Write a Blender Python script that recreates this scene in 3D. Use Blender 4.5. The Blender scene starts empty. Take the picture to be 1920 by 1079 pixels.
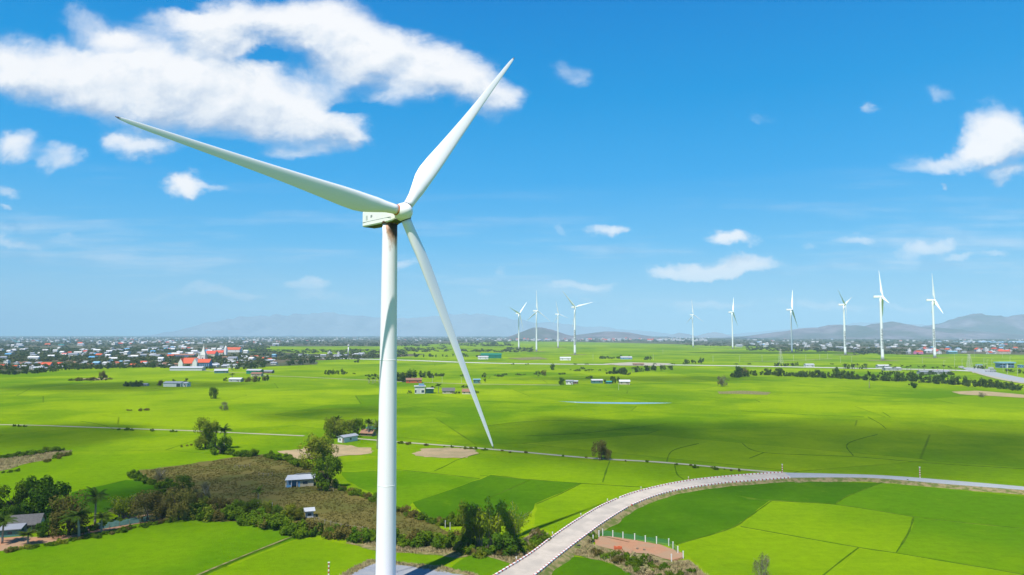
import bpy, bmesh, math, random
from mathutils import Vector, Matrix, noise as mn
S = bpy.context.scene
COL = S.collection
R = math.radians
rnd = random.Random(7)

# ------------------------------------------------------------------ camera
F, YH, CZ = 1280.0, 627.0, 54.0
PITCH = math.atan((YH - 539.5) / F)
cd = bpy.data.cameras.new("camera"); cam = bpy.data.objects.new("camera", cd); COL.objects.link(cam)
cd.sensor_width = 36.0; cd.lens = 36.0 * F / 1920.0
cd.clip_start = 0.5; cd.clip_end = 90000
cam.location = (0, 0, CZ); cam.rotation_euler = (R(90) + PITCH, 0, 0)
S.camera = cam

# ------------------------------------------------------------------ light
SUN_EL, SUN_AZ = 61.0, -150.0          # azimuth from +Y towards +X
SUN = Vector((math.sin(R(SUN_AZ)) * math.cos(R(SUN_EL)), math.cos(R(SUN_AZ)) * math.cos(R(SUN_EL)), math.sin(R(SUN_EL))))
ld = bpy.data.lights.new("sun", 'SUN'); ld.energy = 4.6; ld.angle = R(0.53); ld.color = (1, .965, .9)
lo = bpy.data.objects.new("sun", ld); COL.objects.link(lo)
lo.rotation_euler = SUN.to_track_quat('Z', 'Y').to_euler(); lo.location = (0, 0, 300)
S.view_settings.view_transform = 'Standard'; S.view_settings.look = 'None'
S.view_settings.exposure = 0.62; S.view_settings.gamma = 1.0
S.cycles.transparent_max_bounces = 16
S.cycles.max_bounces = 6
S.cycles.volume_bounces = 0
S.cycles.caustics_reflective = False; S.cycles.caustics_refractive = False

def dirpx(px, py):
    x = (px - 960) / F; u = (539.5 - py) / F
    c, s = math.cos(PITCH), math.sin(PITCH)
    return Vector((x, c - u * s, s + u * c))
def G(px, py, z=0.0):
    d = dirpx(px, py); t = (z - CZ) / d.z
    return Vector((d.x * t, d.y * t, z))
def lin(r, g, b):
    f = lambda c: (c / 255) / 12.92 if c / 255 <= .04045 else ((c / 255 + .055) / 1.055) ** 2.4
    return (f(r), f(g), f(b), 1)

# ---- node helper
class NT:
    def __init__(s, t): s.t = t; s.n = t.nodes; s.l = t.links
    def add(s, typ, ins=None, **kw):
        n = s.n.new(typ)
        for k, v in kw.items(): setattr(n, k, v)
        for k, v in (ins or {}).items(): s.set(n.inputs[k], v)
        return n
    def set(s, sock, v):
        if isinstance(v, bpy.types.NodeSocket): s.l.new(v, sock)
        else: sock.default_value = v
    def m(s, op, a, b=None, c=None, clamp=False):
        n = s.n.new('ShaderNodeMath'); n.operation = op; n.use_clamp = clamp
        for i, v in enumerate((a, b, c)):
            if v is not None: s.set(n.inputs[i], v)
        return n.outputs[0]
    def v(s, op, a, b=None, c=None):
        n = s.n.new('ShaderNodeVectorMath'); n.operation = op
        for i, x in enumerate((a, b, c)):
            if x is not None: s.set(n.inputs[i], x)
        return n.outputs['Value'] if op in ('LENGTH', 'DOT_PRODUCT', 'DISTANCE') else n.outputs[0]
    def mix(s, f, a, b, blend='MIX'):
        n = s.n.new('ShaderNodeMix'); n.data_type = 'RGBA'; n.blend_type = blend
        s.set(n.inputs[0], f); s.set(n.inputs[6], a); s.set(n.inputs[7], b)
        return n.outputs[2]
    def ramp(s, f, pts, interp='LINEAR'):
        n = s.n.new('ShaderNodeValToRGB'); n.color_ramp.interpolation = interp
        e = n.color_ramp.elements
        while len(e) < len(pts): e.new(.5)
        for i, (p, c) in enumerate(pts):
            e[i].position = p; e[i].color = c if len(c) == 4 else (*c, 1)
        s.set(n.inputs[0], f); return n.outputs[0]
    def rng(s, v, a, b, c, d, smooth=False):
        n = s.n.new('ShaderNodeMapRange'); n.interpolation_type = 'SMOOTHSTEP' if smooth else 'LINEAR'
        for i, x in enumerate((v, a, b, c, d)): s.set(n.inputs[i], x)
        return n.outputs[0]
    def noise(s, vec, scale, detail=4, rough=.5, lac=2.0, dist=0.0):
        n = s.n.new('ShaderNodeTexNoise')
        s.set(n.inputs['Vector'], vec)
        n.inputs['Scale'].default_value = scale; n.inputs['Detail'].default_value = detail
        n.inputs['Roughness'].default_value = rough; n.inputs['Lacunarity'].default_value = lac
        n.inputs['Distortion'].default_value = dist
        return n

# ------------------------------------------------------------------ world: sky and clouds
def build_world():
    w = bpy.data.worlds.new("World"); S.world = w; w.use_nodes = True
    t = NT(w.node_tree); t.n.clear()
    D = t.add('ShaderNodeTexCoord').outputs['Generated']
    sep = t.add('ShaderNodeSeparateXYZ', {0: D})
    x, y, z = sep.outputs
    sky = t.add('ShaderNodeTexSky', sky_type='NISHITA', sun_disc=False, sun_elevation=R(SUN_EL), sun_rotation=R(SUN_AZ),
                altitude=50, air_density=1.0, dust_density=.6, ozone_density=2.2).outputs[0]
    # clear-air colour of a deep polarised tropical sky by height above the horizon
    grad = t.ramp(z, [(0.0, lin(180, 216, 234)), (0.05, lin(160, 206, 236)), (0.13, lin(102, 187, 240)), (0.22, lin(48, 167, 237)),
                      (0.33, lin(0, 151, 225)), (0.46, lin(0, 131, 212)), (1.0, lin(0, 85, 190))])
    gs = t.v('SCALE', grad); gs.node.inputs['Scale'].default_value = 6.75
    base = t.mix(.10, gs, t.mix(1.0, sky, (.1, .95, 1.25, 1), 'MULTIPLY'))
    # clouds in direction space
    ym = t.m('MAXIMUM', t.m('ABSOLUTE', y), .08)
    P = t.add('ShaderNodeCombineXYZ', {0: t.m('DIVIDE', x, ym), 1: t.m('DIVIDE', z, ym), 2: t.m('MULTIPLY', t.m('LESS_THAN', y, 0.0), 7.3)}).outputs[0]
    Pn = t.v('MULTIPLY', P, (1, 1.35, 1))
    def off(n, amp): return t.v('MULTIPLY', t.v('SUBTRACT', n.outputs['Color'], (.5, .5, .5)), (amp, amp * .7, 0))
    w1 = off(t.noise(Pn, 4.5, 2, .5), .085)
    w2 = off(t.noise(t.v('ADD', Pn, w1), 15, 10, .60), .075)
    Q = t.v('ADD', t.v('ADD', P, w1), w2)
    E = [  # px, py, rx, ry, density
        (50,125,120,62,1),(185,145,160,80,1),(320,165,170,92,1.05),(460,185,160,92,1.05),(570,225,120,66,1),(640,250,60,36,.8),(240,95,90,60,.85),
        (370,35,120,48,.85),(480,20,130,52,.85),(600,45,130,62,.9),(710,90,110,66,.9),(800,130,95,62,.9),(870,160,75,56,.85),(930,185,62,46,.75),
        (760,175,80,40,.6),(640,140,80,50,.5),(420,80,100,50,.8),(150,45,55,36,.42),(205,75,50,22,.4),
        (290,277,95,36,.62),(230,262,40,20,.45),(555,290,80,24,.5),(345,357,52,32,.95),(405,359,42,11,.35),(120,290,52,34,.6),(25,268,60,36,.58),(20,345,45,15,.4),
        (30,448,70,20,.42),(120,438,45,11,.32),(60,400,50,10,.25),(1065,130,40,26,.3),(1775,195,40,22,.3),(1880,262,85,66,1),(1840,285,60,40,.8),(1755,312,100,24,.6),(1885,335,75,18,.5),
        (1148,437,42,15,.6),(1362,453,52,17,.85),(1335,508,125,18,.85),(1395,495,85,22,.85),(1290,512,80,14,.7),(1075,533,85,15,.62),(1120,527,45,10,.45),
        (580,530,50,16,.5),(610,550,70,11,.35),(420,553,100,13,.36),(300,560,60,10,.26),(768,495,28,14,.5),(1740,455,66,22,.62),(1790,480,50,13,.55),(1690,470,40,14,.35),(1600,447,52,13,.38),
        (1760,357,14,9,.5),(1635,203,14,11,.36),(1300,573,90,14,.5),(1395,575,60,11,.42),(1545,568,100,14,.5),(1680,565,70,12,.46),(1850,567,150,17,.36),(1860,545,60,9,.3),
        (680,560,60,9,.3),(900,545,60,9,.27),(925,505,22,8,.3),(15,380,22,9,.42),(1515,455,30,16,.3),(1055,433,24,12,.28),(1160,573,50,9,.33),(1100,565,60,8,.3),(1430,215,40,10,.24),(1860,480,40,9,.34),(1750,545,70,8,.22)]
    def ell(lst, Q):
        cur = None
        for (px, py, rx, ry, dn) in lst:
            d = dirpx(px, py); u, v = d.x / d.y, d.z / d.y
            ix, iy = F / rx / 1.12, F / ry / 1.12
            q = t.v('MULTIPLY_ADD', Q, (ix, iy, 0), (-u * ix, -v * iy, 0))
            val = t.rng(t.v('LENGTH', q), 1.12, 0.15, 0.0, 1.0 * dn, True)
            cur = val if cur is None else t.m('ADD', cur, t.m('MULTIPLY', val, t.m('SUBTRACT', 1.25, cur)))
        return cur
    front = t.rng(y, -.02, .02, 0.0, 1.0)
    back = t.m('MULTIPLY', t.rng(t.noise(Pn, 3.0, 6, .6).outputs[0], .52, .68, 0, 1, True), t.m('SUBTRACT', 1.0, front))
    hole = ell([(492,103,52,18,.75),(345,6,50,14,.4),(215,84,80,14,.25),(655,196,60,14,.45)], Q)
    def body(QQ):
        m = t.m('SUBTRACT', ell(E, QQ), hole)
        return t.m('ADD', t.m('MULTIPLY', m, front), t.m('MULTIPLY', back, .8))
    m = body(Q)
    mu = body(t.v('ADD', Q, (-.012, .032, 0)))
    nb = t.noise(t.v('ADD', Pn, w1), 11, 11, .60)
    # wispy streaks drawn out along the wind
    ns = t.noise(t.v('MULTIPLY', t.v('ADD', Pn, w1), (6, 22, 1)), 1.0, 8, .62)
    puff = t.m('ADD', m, t.m('ADD', t.m('MULTIPLY', t.m('SUBTRACT', nb.outputs[0], .5), 1.15), t.m('MULTIPLY', t.m('SUBTRACT', ns.outputs[0], .5), .35)))
    alpha = t.rng(puff, .04, 1.12, 0.0, 1.0, True)
    alpha = t.m('MULTIPLY', alpha, t.rng(m, .0, .30, 0, .97))
    # faint veil of streaks low over the horizon
    veil = t.noise(t.v('ADD', t.v('MULTIPLY', Pn, (2.2, 17, 1)), w2), 1.0, 7, .6)
    va = t.m('MULTIPLY', t.rng(veil.outputs[0], .47, .70, 0, .46, True), t.m('MULTIPLY', t.rng(z, .015, .05, 0, 1), t.rng(z, .10, .22, 1, 0)))
    alpha = t.m('MAXIMUM', alpha, va)
    nb2 = t.noise(t.v('ADD', t.v('ADD', Pn, (-.008, .018, 0)), w1), 11, 8, .60)
    nl = t.noise(t.v('ADD', P, w1), 7.5, 5, .55)
    lit = t.m('ADD', .60, t.m('MULTIPLY', t.m('SUBTRACT', nb.outputs[0], nb2.outputs[0]), 2.0))
    lit = t.m('ADD', lit, t.m('MULTIPLY', t.m('SUBTRACT', m, mu), 1.15))
    lit = t.m('ADD', lit, t.m('MULTIPLY', t.m('SUBTRACT', nl.outputs[0], .5), 1.9))
    ccol = t.ramp(lit, [(0.0, lin(182, 200, 224)), (0.3, lin(210, 221, 236)), (0.62, lin(236, 241, 247)), (0.95, lin(253, 253, 254))])
    cs = t.v('SCALE', ccol); cs.node.inputs['Scale'].default_value = 6.9
    # clouds near the horizon lie behind more air
    far = t.rng(z, 0.0, .16, .55, 0.0)
    cs = t.mix(far, cs, base)
    col = t.mix(alpha, base, cs)
    # below the horizon: ground bounce
    col = t.mix(t.rng(z, -.02, -.001, 1, 0), col, (1.6, 2.2, 1.8, 1))
    bg = t.add('ShaderNodeBackground', {0: col, 1: .1})
    out = t.add('ShaderNodeOutputWorld', {0: bg.outputs[0]})
    w.cycles.sampling_method = 'MANUAL'; w.cycles.sample_map_resolution = 256
build_world()

# ------------------------------------------------------------------ materials
MATS = {}
def mat(name, col, rough=.7, var=.12, scale=1.0, metal=0.0, bump=0.0, bscale=None, spec=.08, objvar=0.0, hvar=None):
    """procedural: base colour broken up by two noises, optional bump, optional per-object variation"""
    if name in MATS: return MATS[name]
    m = bpy.data.materials.new(name); m.use_nodes = True; t = NT(m.node_tree); t.n.clear()
    c = lin(*col) if max(col) > 1.5 else (*col, 1)
    pos = t.add('ShaderNodeNewGeometry').outputs['Position']
    n = t.noise(pos, scale, 6, .62)
    f = t.m('MULTIPLY', t.m('SUBTRACT', n.outputs[0], .5), var * 4)
    colr = t.v('SCALE', c[:3]); t.set(colr.node.inputs['Scale'], t.m('ADD', 1.0, f))
    if hvar is not None:
        n2 = t.noise(pos, scale * .23, 3, .5)
        colr = t.mix(t.rng(n2.outputs[0], .4, .62, 0, 1, True), colr, (*hvar, 1) if max(hvar) <= 1.5 else lin(*hvar))
    if objvar:
        oi = t.add('ShaderNodeObjectInfo').outputs['Random']
        hs = t.add('ShaderNodeHueSaturation', {'Color': colr, 'Value': t.rng(oi, 0, 1, 1 - objvar, 1 + objvar), 'Hue': t.rng(t.m('FRACT', t.m('MULTIPLY', oi, 7.31)), 0, 1, .5 - objvar * .07, .5 + objvar * .07)})
        colr = hs.outputs[0]
    b = t.add('ShaderNodeBsdfPrincipled', {'Base Color': colr, 'Roughness': rough, 'Metallic': metal, 'Specular IOR Level': spec})
    if bump:
        bn = t.noise(pos, bscale or scale * 3, 4, .6)
        bp = t.add('ShaderNodeBump', {'Height': bn.outputs[0], 'Strength': bump, 'Distance': 1.0 / (bscale or scale * 3) })
        t.l.new(bp.outputs[0], b.inputs['Normal'])
    t.add('ShaderNodeOutputMaterial', {0: b.outputs[0]})
    MATS[name] = m; return m

def leafmat(name, col, col2, trans=.25, objvar=.18, nscale=.35):
    m = bpy.data.materials.new(name); m.use_nodes = True; t = NT(m.node_tree); t.n.clear()
    pos = t.add('ShaderNodeNewGeometry').outputs['Position']
    n = t.noise(pos, nscale, 3, .6); n2 = t.noise(pos, nscale * 7, 2, .6)
    f = t.rng(t.m('ADD', t.m('MULTIPLY', n.outputs[0], .6), t.m('MULTIPLY', n2.outputs[0], .4)), .38, .62, 0, 1)
    c = t.mix(f, (*col, 1), (*col2, 1))
    oi = t.add('ShaderNodeObjectInfo').outputs['Random']
    c = t.add('ShaderNodeHueSaturation', {'Color': c, 'Value': t.rng(oi, 0, 1, 1 - objvar, 1 + objvar), 'Hue': t.rng(t.m('FRACT', t.m('MULTIPLY', oi, 7.31)), 0, 1, .49, .51)}).outputs[0]
    d = t.add('ShaderNodeBsdfPrincipled', {'Base Color': c, 'Roughness': .8, 'Specular IOR Level': .04})
    tr = t.add('ShaderNodeBsdfTranslucent', {'Color': c})
    ms = t.add('ShaderNodeMixShader', {0: trans, 1: d.outputs[0], 2: tr.outputs[0]})
    t.add('ShaderNodeOutputMaterial', {0: ms.outputs[0]})
    MATS[name] = m; return m

leafmat('leaf_dark', (.030, .075, .003), (.080, .150, .006))
leafmat('leaf_dry', (.105, .095, .018), (.155, .135, .030), nscale=.12)
leafmat('leaf_mid', (.045, .095, .004), (.110, .180, .006))
leafmat('leaf_olive', (.10, .135, .008), (.22, .24, .016))
leafmat('leaf_brown', (.095, .085, .014), (.19, .16, .035))
leafmat('leaf_grey', (.12, .13, .045), (.21, .19, .10))
leafmat('leaf_bamboo', (.10, .18, .005), (.28, .33, .012))
leafmat('leaf_palm', (.024, .055, .004), (.070, .105, .010))
leafmat('leaf_far', (.040, .075, .010), (.085, .125, .020))
leafmat('leaf_woods', (.040, .080, .012), (.140, .150, .045), nscale=.016)
leafmat('leaf_straw', (.28, .22, .10), (.40, .33, .17))
leafmat('leaf_shrub', (.045, .100, .003), (.130, .205, .006))
mat('bark', (.12, .095, .07), .9, .2, 3)
mat('bark_pale', (.28, .25, .21), .9, .2, 3)

def paddy_material(name, c1, c2, cells=False):
    m = bpy.data.materials.new(name); m.use_nodes = True; t = NT(m.node_tree); t.n.clear()
    pos = t.add('ShaderNodeNewGeometry').outputs['Position']
    big = t.noise(pos, .006, 4, .55); mid = t.noise(pos, .05, 5, .6); fine = t.noise(pos, 1.3, 5, .7)
    patch = t.noise(pos, .018, 3, .5, dist=.8)
    f = t.m('ADD', t.m('MULTIPLY', big.outputs[0], .9), t.m('MULTIPLY', mid.outputs[0], .3))
    f = t.rng(t.m('ADD', f, t.m('MULTIPLY', patch.outputs[0], .45)), .70, .96, 0, 1, True)
    edge = None
    if cells:
        wv = t.v('ADD', pos, t.v('SCALE', t.noise(pos, .006, 3, .5).outputs['Color'], None)); wv.node.inputs[3].default_value = 40
        sc = t.v('MULTIPLY', wv, (.0085, .013, 0))
        vo = t.add('ShaderNodeTexVoronoi', {'Vector': sc, 'Scale': 1.0, 'Randomness': .85}, voronoi_dimensions='2D')
        ve = t.add('ShaderNodeTexVoronoi', {'Vector': sc, 'Scale': 1.0, 'Randomness': .85}, voronoi_dimensions='2D', feature='DISTANCE_TO_EDGE')
        h = t.add('ShaderNodeSeparateColor', {0: vo.outputs['Color']}).outputs[0]
        f = t.m('ADD', t.m('MULTIPLY', f, .55), t.m('MULTIPLY', h, .45), clamp=True)
        edge = t.m('MULTIPLY', t.rng(ve.outputs['Distance'], .001, .0075, 1, 0), t.rng(mid.outputs[0], .38, .6, .2, .6))
    c = t.mix(f, (*c1, 1), (*c2, 1))
    k = t.m('ADD', .62, t.m('MULTIPLY', fine.outputs[0], .76))
    k2 = t.noise(pos, .35, 5, .7)
    k3 = t.noise(t.v('MULTIPLY', pos, (.09, .5, 1)), 1.0, 5, .65)
    k = t.m('ADD', t.m('MULTIPLY', k, .55), t.m('ADD', t.m('MULTIPLY', k2.outputs[0], .62), t.m('MULTIPLY', k3.outputs[0], .28)))
    c = t.v('SCALE', c); t.set(c.node.inputs['Scale'], k)
    # sparse paler drifts where the crop is thin
    th = t.m('MULTIPLY', t.rng(t.noise(pos, .11, 6, .75).outputs[0], .60, .74, 0, .35), 1.0)
    c = t.mix(th, c, (.20, .26, .008, 1))
    if edge is not None: c = t.mix(edge, c, (.022, .045, .005, 1))
    b = t.add('ShaderNodeBsdfPrincipled', {'Base Color': c, 'Roughness': .9, 'Specular IOR Level': .0})
    bp = t.add('ShaderNodeBump', {'Height': t.noise(pos, 3.2, 4, .7).outputs[0], 'Strength': .7, 'Distance': .3})
    t.l.new(bp.outputs[0], b.inputs['Normal'])
    t.add('ShaderNodeOutputMaterial', {0: b.outputs[0]})
    MATS[name] = m; return m
YG = (.215, .300, .002); MG = (.105, .195, .001); DG = (.078, .165, .001)
paddy_material('paddy_land', DG, YG, True)
paddy_material('paddy_bright', MG, (.150, .245, .001))
paddy_material('paddy_mid', (.066, .155, .001), (.110, .205, .001))
paddy_material('paddy_deep', (.036, .105, .0008), (.060, .140, .001))
mat('bund_grass', (.042, .100, .002), .95, .25, .8, spec=0, hvar=(.070, .125, .006))
mat('concrete_road', (.43, .37, .30), .9, .10, .8, spec=.05, hvar=(.36, .315, .26))
mat('asphalt_pale', (.285, .295, .29), .9, .10, .6)
mat('track_dust', (.34, .31, .22), .9, .12, .5)
mat('gravel', (.22, .23, .25), .9, .16, 1.2, hvar=(.26, .26, .26), bump=.3, bscale=6)
mat('straw_soil', (.23, .18, .085), .95, .3, 2.6, hvar=(.10, .12, .025))
mat('red_soil', (.34, .175, .095), .95, .12, .8, hvar=(.30, .19, .11))
mat('bare_soil', (.35, .255, .135), .95, .14, .6, hvar=(.28, .22, .11))
mat('dry_land', (.115, .095, .022), .95, .10, .35, hvar=(.088, .086, .016))
mat('town_land', (.055, .070, .022), .95, .3, .02, hvar=(.11, .085, .045))
mat('white_paint', (.80, .81, .80), .35, .015, .15, spec=.5)
mat('kerb_red', (.40, .06, .04), .6, .12, 2); mat('kerb_white', (.66, .64, .60), .6, .06, 2)
mat('concrete', (.50, .48, .45), .85, .12, 1.5)
mat('dark', (.02, .022, .025), .6, .2, 1)
mat('brick', (.50, .12, .05), .9, .2, 4)
mat('window_dark', (.04, .06, .09), .25, .1, 1, spec=.6)
mat('water', (.16, .24, .24), .08, .05, .05, spec=.8)
mat('lake_water', (.30, .42, .50), .2, .05, .01, spec=.8)
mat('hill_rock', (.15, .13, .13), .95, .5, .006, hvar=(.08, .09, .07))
mat('far_hill_hazed', (.19, .21, .22), .95, .2, .001)  # pale bluish tone: part of the distance haze is put into this colour
mat('wood', (.20, .15, .10), .9, .2, 2)
for nm, c in dict(wall_white=(.60, .59, .56), wall_cream=(.46, .41, .30), wall_blue=(.16, .27, .42), wall_grey=(.42, .43, .43), wall_pink=(.75, .22, .38), wall_teal=(.09, .20, .19),
                  roof_red=(.48, .095, .045), roof_grey=(.24, .25, .27), roof_pale=(.38, .39, .40), roof_rust=(.24, .13, .085), roof_blue=(.12, .30, .50), roof_teal=(.035, .22, .19),
                  roof_white=(.46, .46, .45), net_green=(.06, .22, .16), roof_green=(.02, .17, .11), roof_sky=(.22, .40, .50), letter=(.03, .05, .10)).items():
    mat(nm, c, .7, .07, .6, objvar=.0 if nm in ('letter', 'net_green') else .1)
mat('thatch', (.12, .115, .11), .95, .3, 2.5)

# ------------------------------------------------------------------ object helpers
def M(n): return MATS[n]
def link(name, me, parent=None, mats=()):
    for m_ in mats: me.materials.append(M(m_) if isinstance(m_, str) else m_)
    o = bpy.data.objects.new(name, me); COL.objects.link(o)
    if parent is not None: o.parent = parent
    return o
def tag(o, label=None, cat=None, group=None, kind=None):
    if label: o['label'] = label
    if cat: o['category'] = cat
    if group: o['group'] = group
    if kind: o['kind'] = kind
    return o
def empty(name, loc=(0, 0, 0), rz=0.0):
    o = bpy.data.objects.new(name, None); COL.objects.link(o); o.location = loc; o.rotation_euler = (0, 0, rz); o.empty_display_size = .5
    return o
class MB:
    """plain mesh buffer"""
    def __init__(s): s.v = []; s.f = []; s.mi = []
    def add(s, vs, fs, mi=0):
        b = len(s.v); s.v += [tuple(p) for p in vs]; s.f += [tuple(b + i for i in f) for f in fs]; s.mi += [mi] * len(fs); return s
    def box(s, x0, x1, y0, y1, z0, z1, mi=0, mtx=None):
        vs = [Vector((x, y, z)) for z in (z0, z1) for y in (y0, y1) for x in (x0, x1)]
        if mtx is not None: vs = [mtx @ p for p in vs]
        return s.add(vs, [(0, 2, 3, 1), (4, 5, 7, 6), (0, 1, 5, 4), (2, 6, 7, 3), (0, 4, 6, 2), (1, 3, 7, 5)], mi)
    def tube(s, pts, rad, seg=8, mi=0, cap=True):
        pts = [Vector(p) for p in pts]; rs = rad if isinstance(rad, (list, tuple)) else [rad] * len(pts)
        b = len(s.v); n = len(pts)
        for i, p in enumerate(pts):
            d = (pts[min(i + 1, n - 1)] - pts[max(i - 1, 0)])
            if d.length < 1e-9: d = Vector((0, 0, 1))
            d.normalize(); a = d.cross(Vector((0, 1, 0)) if abs(d.y) < .9 else Vector((1, 0, 0))); a.normalize(); c = d.cross(a)
            for k in range(seg):
                th = 2 * math.pi * k / seg; s.v.append(tuple(p + (a * math.cos(th) + c * math.sin(th)) * rs[i]))
        for i in range(n - 1):
            for k in range(seg):
                k2 = (k + 1) % seg; s.f.append((b + i * seg + k, b + i * seg + k2, b + (i + 1) * seg + k2, b + (i + 1) * seg + k)); s.mi.append(mi)
        if cap:
            s.f.append(tuple(b + k for k in range(seg))[::-1]); s.mi.append(mi)
            s.f.append(tuple(b + (n - 1) * seg + k for k in range(seg))); s.mi.append(mi)
        return s
    def mesh(s, name, smooth=False):
        me = bpy.data.meshes.new(name); me.from_pydata(s.v, [], s.f)
        if any(s.mi): me.polygons.foreach_set('material_index', s.mi)
        if smooth: me.polygons.foreach_set('use_smooth', [len(f) <= 4 for f in s.f])
        me.update(); return me
    def obj(s, name, mats, parent=None, smooth=False):
        if isinstance(mats, str): mats = (mats,)
        return link(name, s.mesh(name, smooth), parent, mats)

def poly_sheet(name, pxs, z, material, jag=0.0, step=6.0, kind='structure', world=False):
    """ground sheet from an outline; edges broken up with small irregular steps"""
    P = [Vector((*p, z)) if world else G(p[0], p[1], 0) for p in pxs]
    out = []
    for i, a in enumerate(P):
        b = P[(i + 1) % len(P)]; n = max(1, int((b - a).length / step))
        for k in range(n):
            q = a.lerp(b, k / n)
            if jag: q = q + Vector((mn.noise(q * .21), mn.noise(q * .21 + Vector((9, 3, 1))), 0)) * jag * 2
            out.append(Vector((q.x, q.y, z)))
    bm = bmesh.new(); vs = [bm.verts.new(p) for p in out]
    es = [bm.edges.new((vs[i], vs[(i + 1) % len(vs)])) for i in range(len(vs))]
    bmesh.ops.triangle_fill(bm, use_beauty=True, use_dissolve=False, edges=es)
    bmesh.ops.recalc_face_normals(bm, faces=bm.faces)
    for f in bm.faces:
        if f.normal.z < 0: f.normal_flip()
    me = bpy.data.meshes.new(name); bm.to_mesh(me); bm.free()
    o = link(name, me, None, (material,)); o['kind'] = kind; return o
def smooth_line(pts, n=8):
    """catmull-rom through points"""
    out = []
    for i in range(len(pts) - 1):
        p0, p1, p2, p3 = pts[max(i - 1, 0)], pts[i], pts[i + 1], pts[min(i + 2, len(pts) - 1)]
        for k in range(n):
            t = k / n
            out.append(.5 * ((2 * p1) + (p2 - p0) * t + (2 * p0 - 5 * p1 + 4 * p2 - p3) * t * t + (3 * p1 - p0 - 3 * p2 + p3) * t ** 3))
    out.append(pts[-1]); return out
def strip(name, pts, w, z, material, h=0.0, jag=.0, kind='structure'):
    """ribbon (h=0) or low ridge along world points"""
    v = []; f = []
    for i, p in enumerate(pts):
        d = pts[min(i + 1, len(pts) - 1)] - pts[max(i - 1, 0)]; d.z = 0; d.normalize(); nn = Vector((-d.y, d.x, 0))
        ww = w * (1 + jag * mn.noise(p * .15))
        a = p + nn * ww / 2; b = p - nn * ww / 2
        if h: v += [(a.x, a.y, z), (p.x + nn.x * ww * .2, p.y + nn.y * ww * .2, z + h), (p.x - nn.x * ww * .2, p.y - nn.y * ww * .2, z + h), (b.x, b.y, z)]
        else: v += [(a.x, a.y, z), (b.x, b.y, z)]
    k = 4 if h else 2
    for i in range(len(pts) - 1):
        for j in range(k - 1): f.append((i * k + j, i * k + j + 1, (i + 1) * k + j + 1, (i + 1) * k + j))
    me = bpy.data.meshes.new(name); me.from_pydata(v, [], f); me.update()
    o = link(name, me, None, (material,)); o['kind'] = kind; return o
def pxline(pxs, z=0, n=6): return smooth_line([G(x, y, z) for x, y in pxs], n)

# ------------------------------------------------------------------ ground
def big_ground():
    xs = [-19000, -9000, -3000, -1000, -300, 0, 300, 1000, 3000, 9000, 19000]; ys = [-1300, -300, 0, 150, 300, 600, 1200, 2400, 5000, 10000, 14000, 22000]
    v = [(x, y, 0) for y in ys for x in xs]; n = len(xs)
    f = [(j * n + i, j * n + i + 1, (j + 1) * n + i + 1, (j + 1) * n + i) for j in range(len(ys) - 1) for i in range(n - 1)]
    me = bpy.data.meshes.new('ground'); me.from_pydata(v, [], f); me.update()
    link('ground', me, None, ('paddy_land',))['kind'] = 'structure'
big_ground()
# far plain under the towns and woods
poly_sheet('town_ground', [(-400, 705), (0, 699), (60, 697), (110, 692), (210, 688), (330, 689), (395, 692), (440, 690), (500, 688), (590, 684), (600, 676), (700, 672), (780, 668), (800, 664),
           (700, 664), (560, 664), (480, 655), (480, 650), (700, 650), (960, 640), (1100, 642), (1230, 645), (1320, 648), (1420, 650), (1580, 660), (1700, 666), (1800, 664), (1930, 666), (2300, 668),
           (2100, 630.8), (1200, 630.8), (960, 630.8), (400, 630.8), (-200, 630.8)], .25, 'town_land', jag=12, step=90)
poly_sheet('far_paddy', [(440, 655), (520, 651.5), (640, 650), (760, 651), (830, 649), (960, 647), (960, 650), (830, 656), (760, 657), (690, 656), (560, 660), (480, 659)], .5, 'paddy_land', step=120)
poly_sheet('far_paddy', [(820, 645), (960, 641), (1150, 643), (1300, 647), (1300, 652), (960, 652), (840, 650)], .6, 'paddy_land', step=120)
poly_sheet('water', [(1780, 640.8), (1840, 640.2), (2100, 640), (2100, 643.5), (1900, 643.2), (1820, 642.5)], .8, 'lake_water', step=300)
poly_sheet('pond_water', [(1045, 752.8), (1090, 754), (1150, 754.6), (1220, 755), (1262, 755.8), (1240, 757), (1190, 758), (1130, 757.2), (1085, 756)], .03, 'water', step=5, jag=.3)

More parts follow.
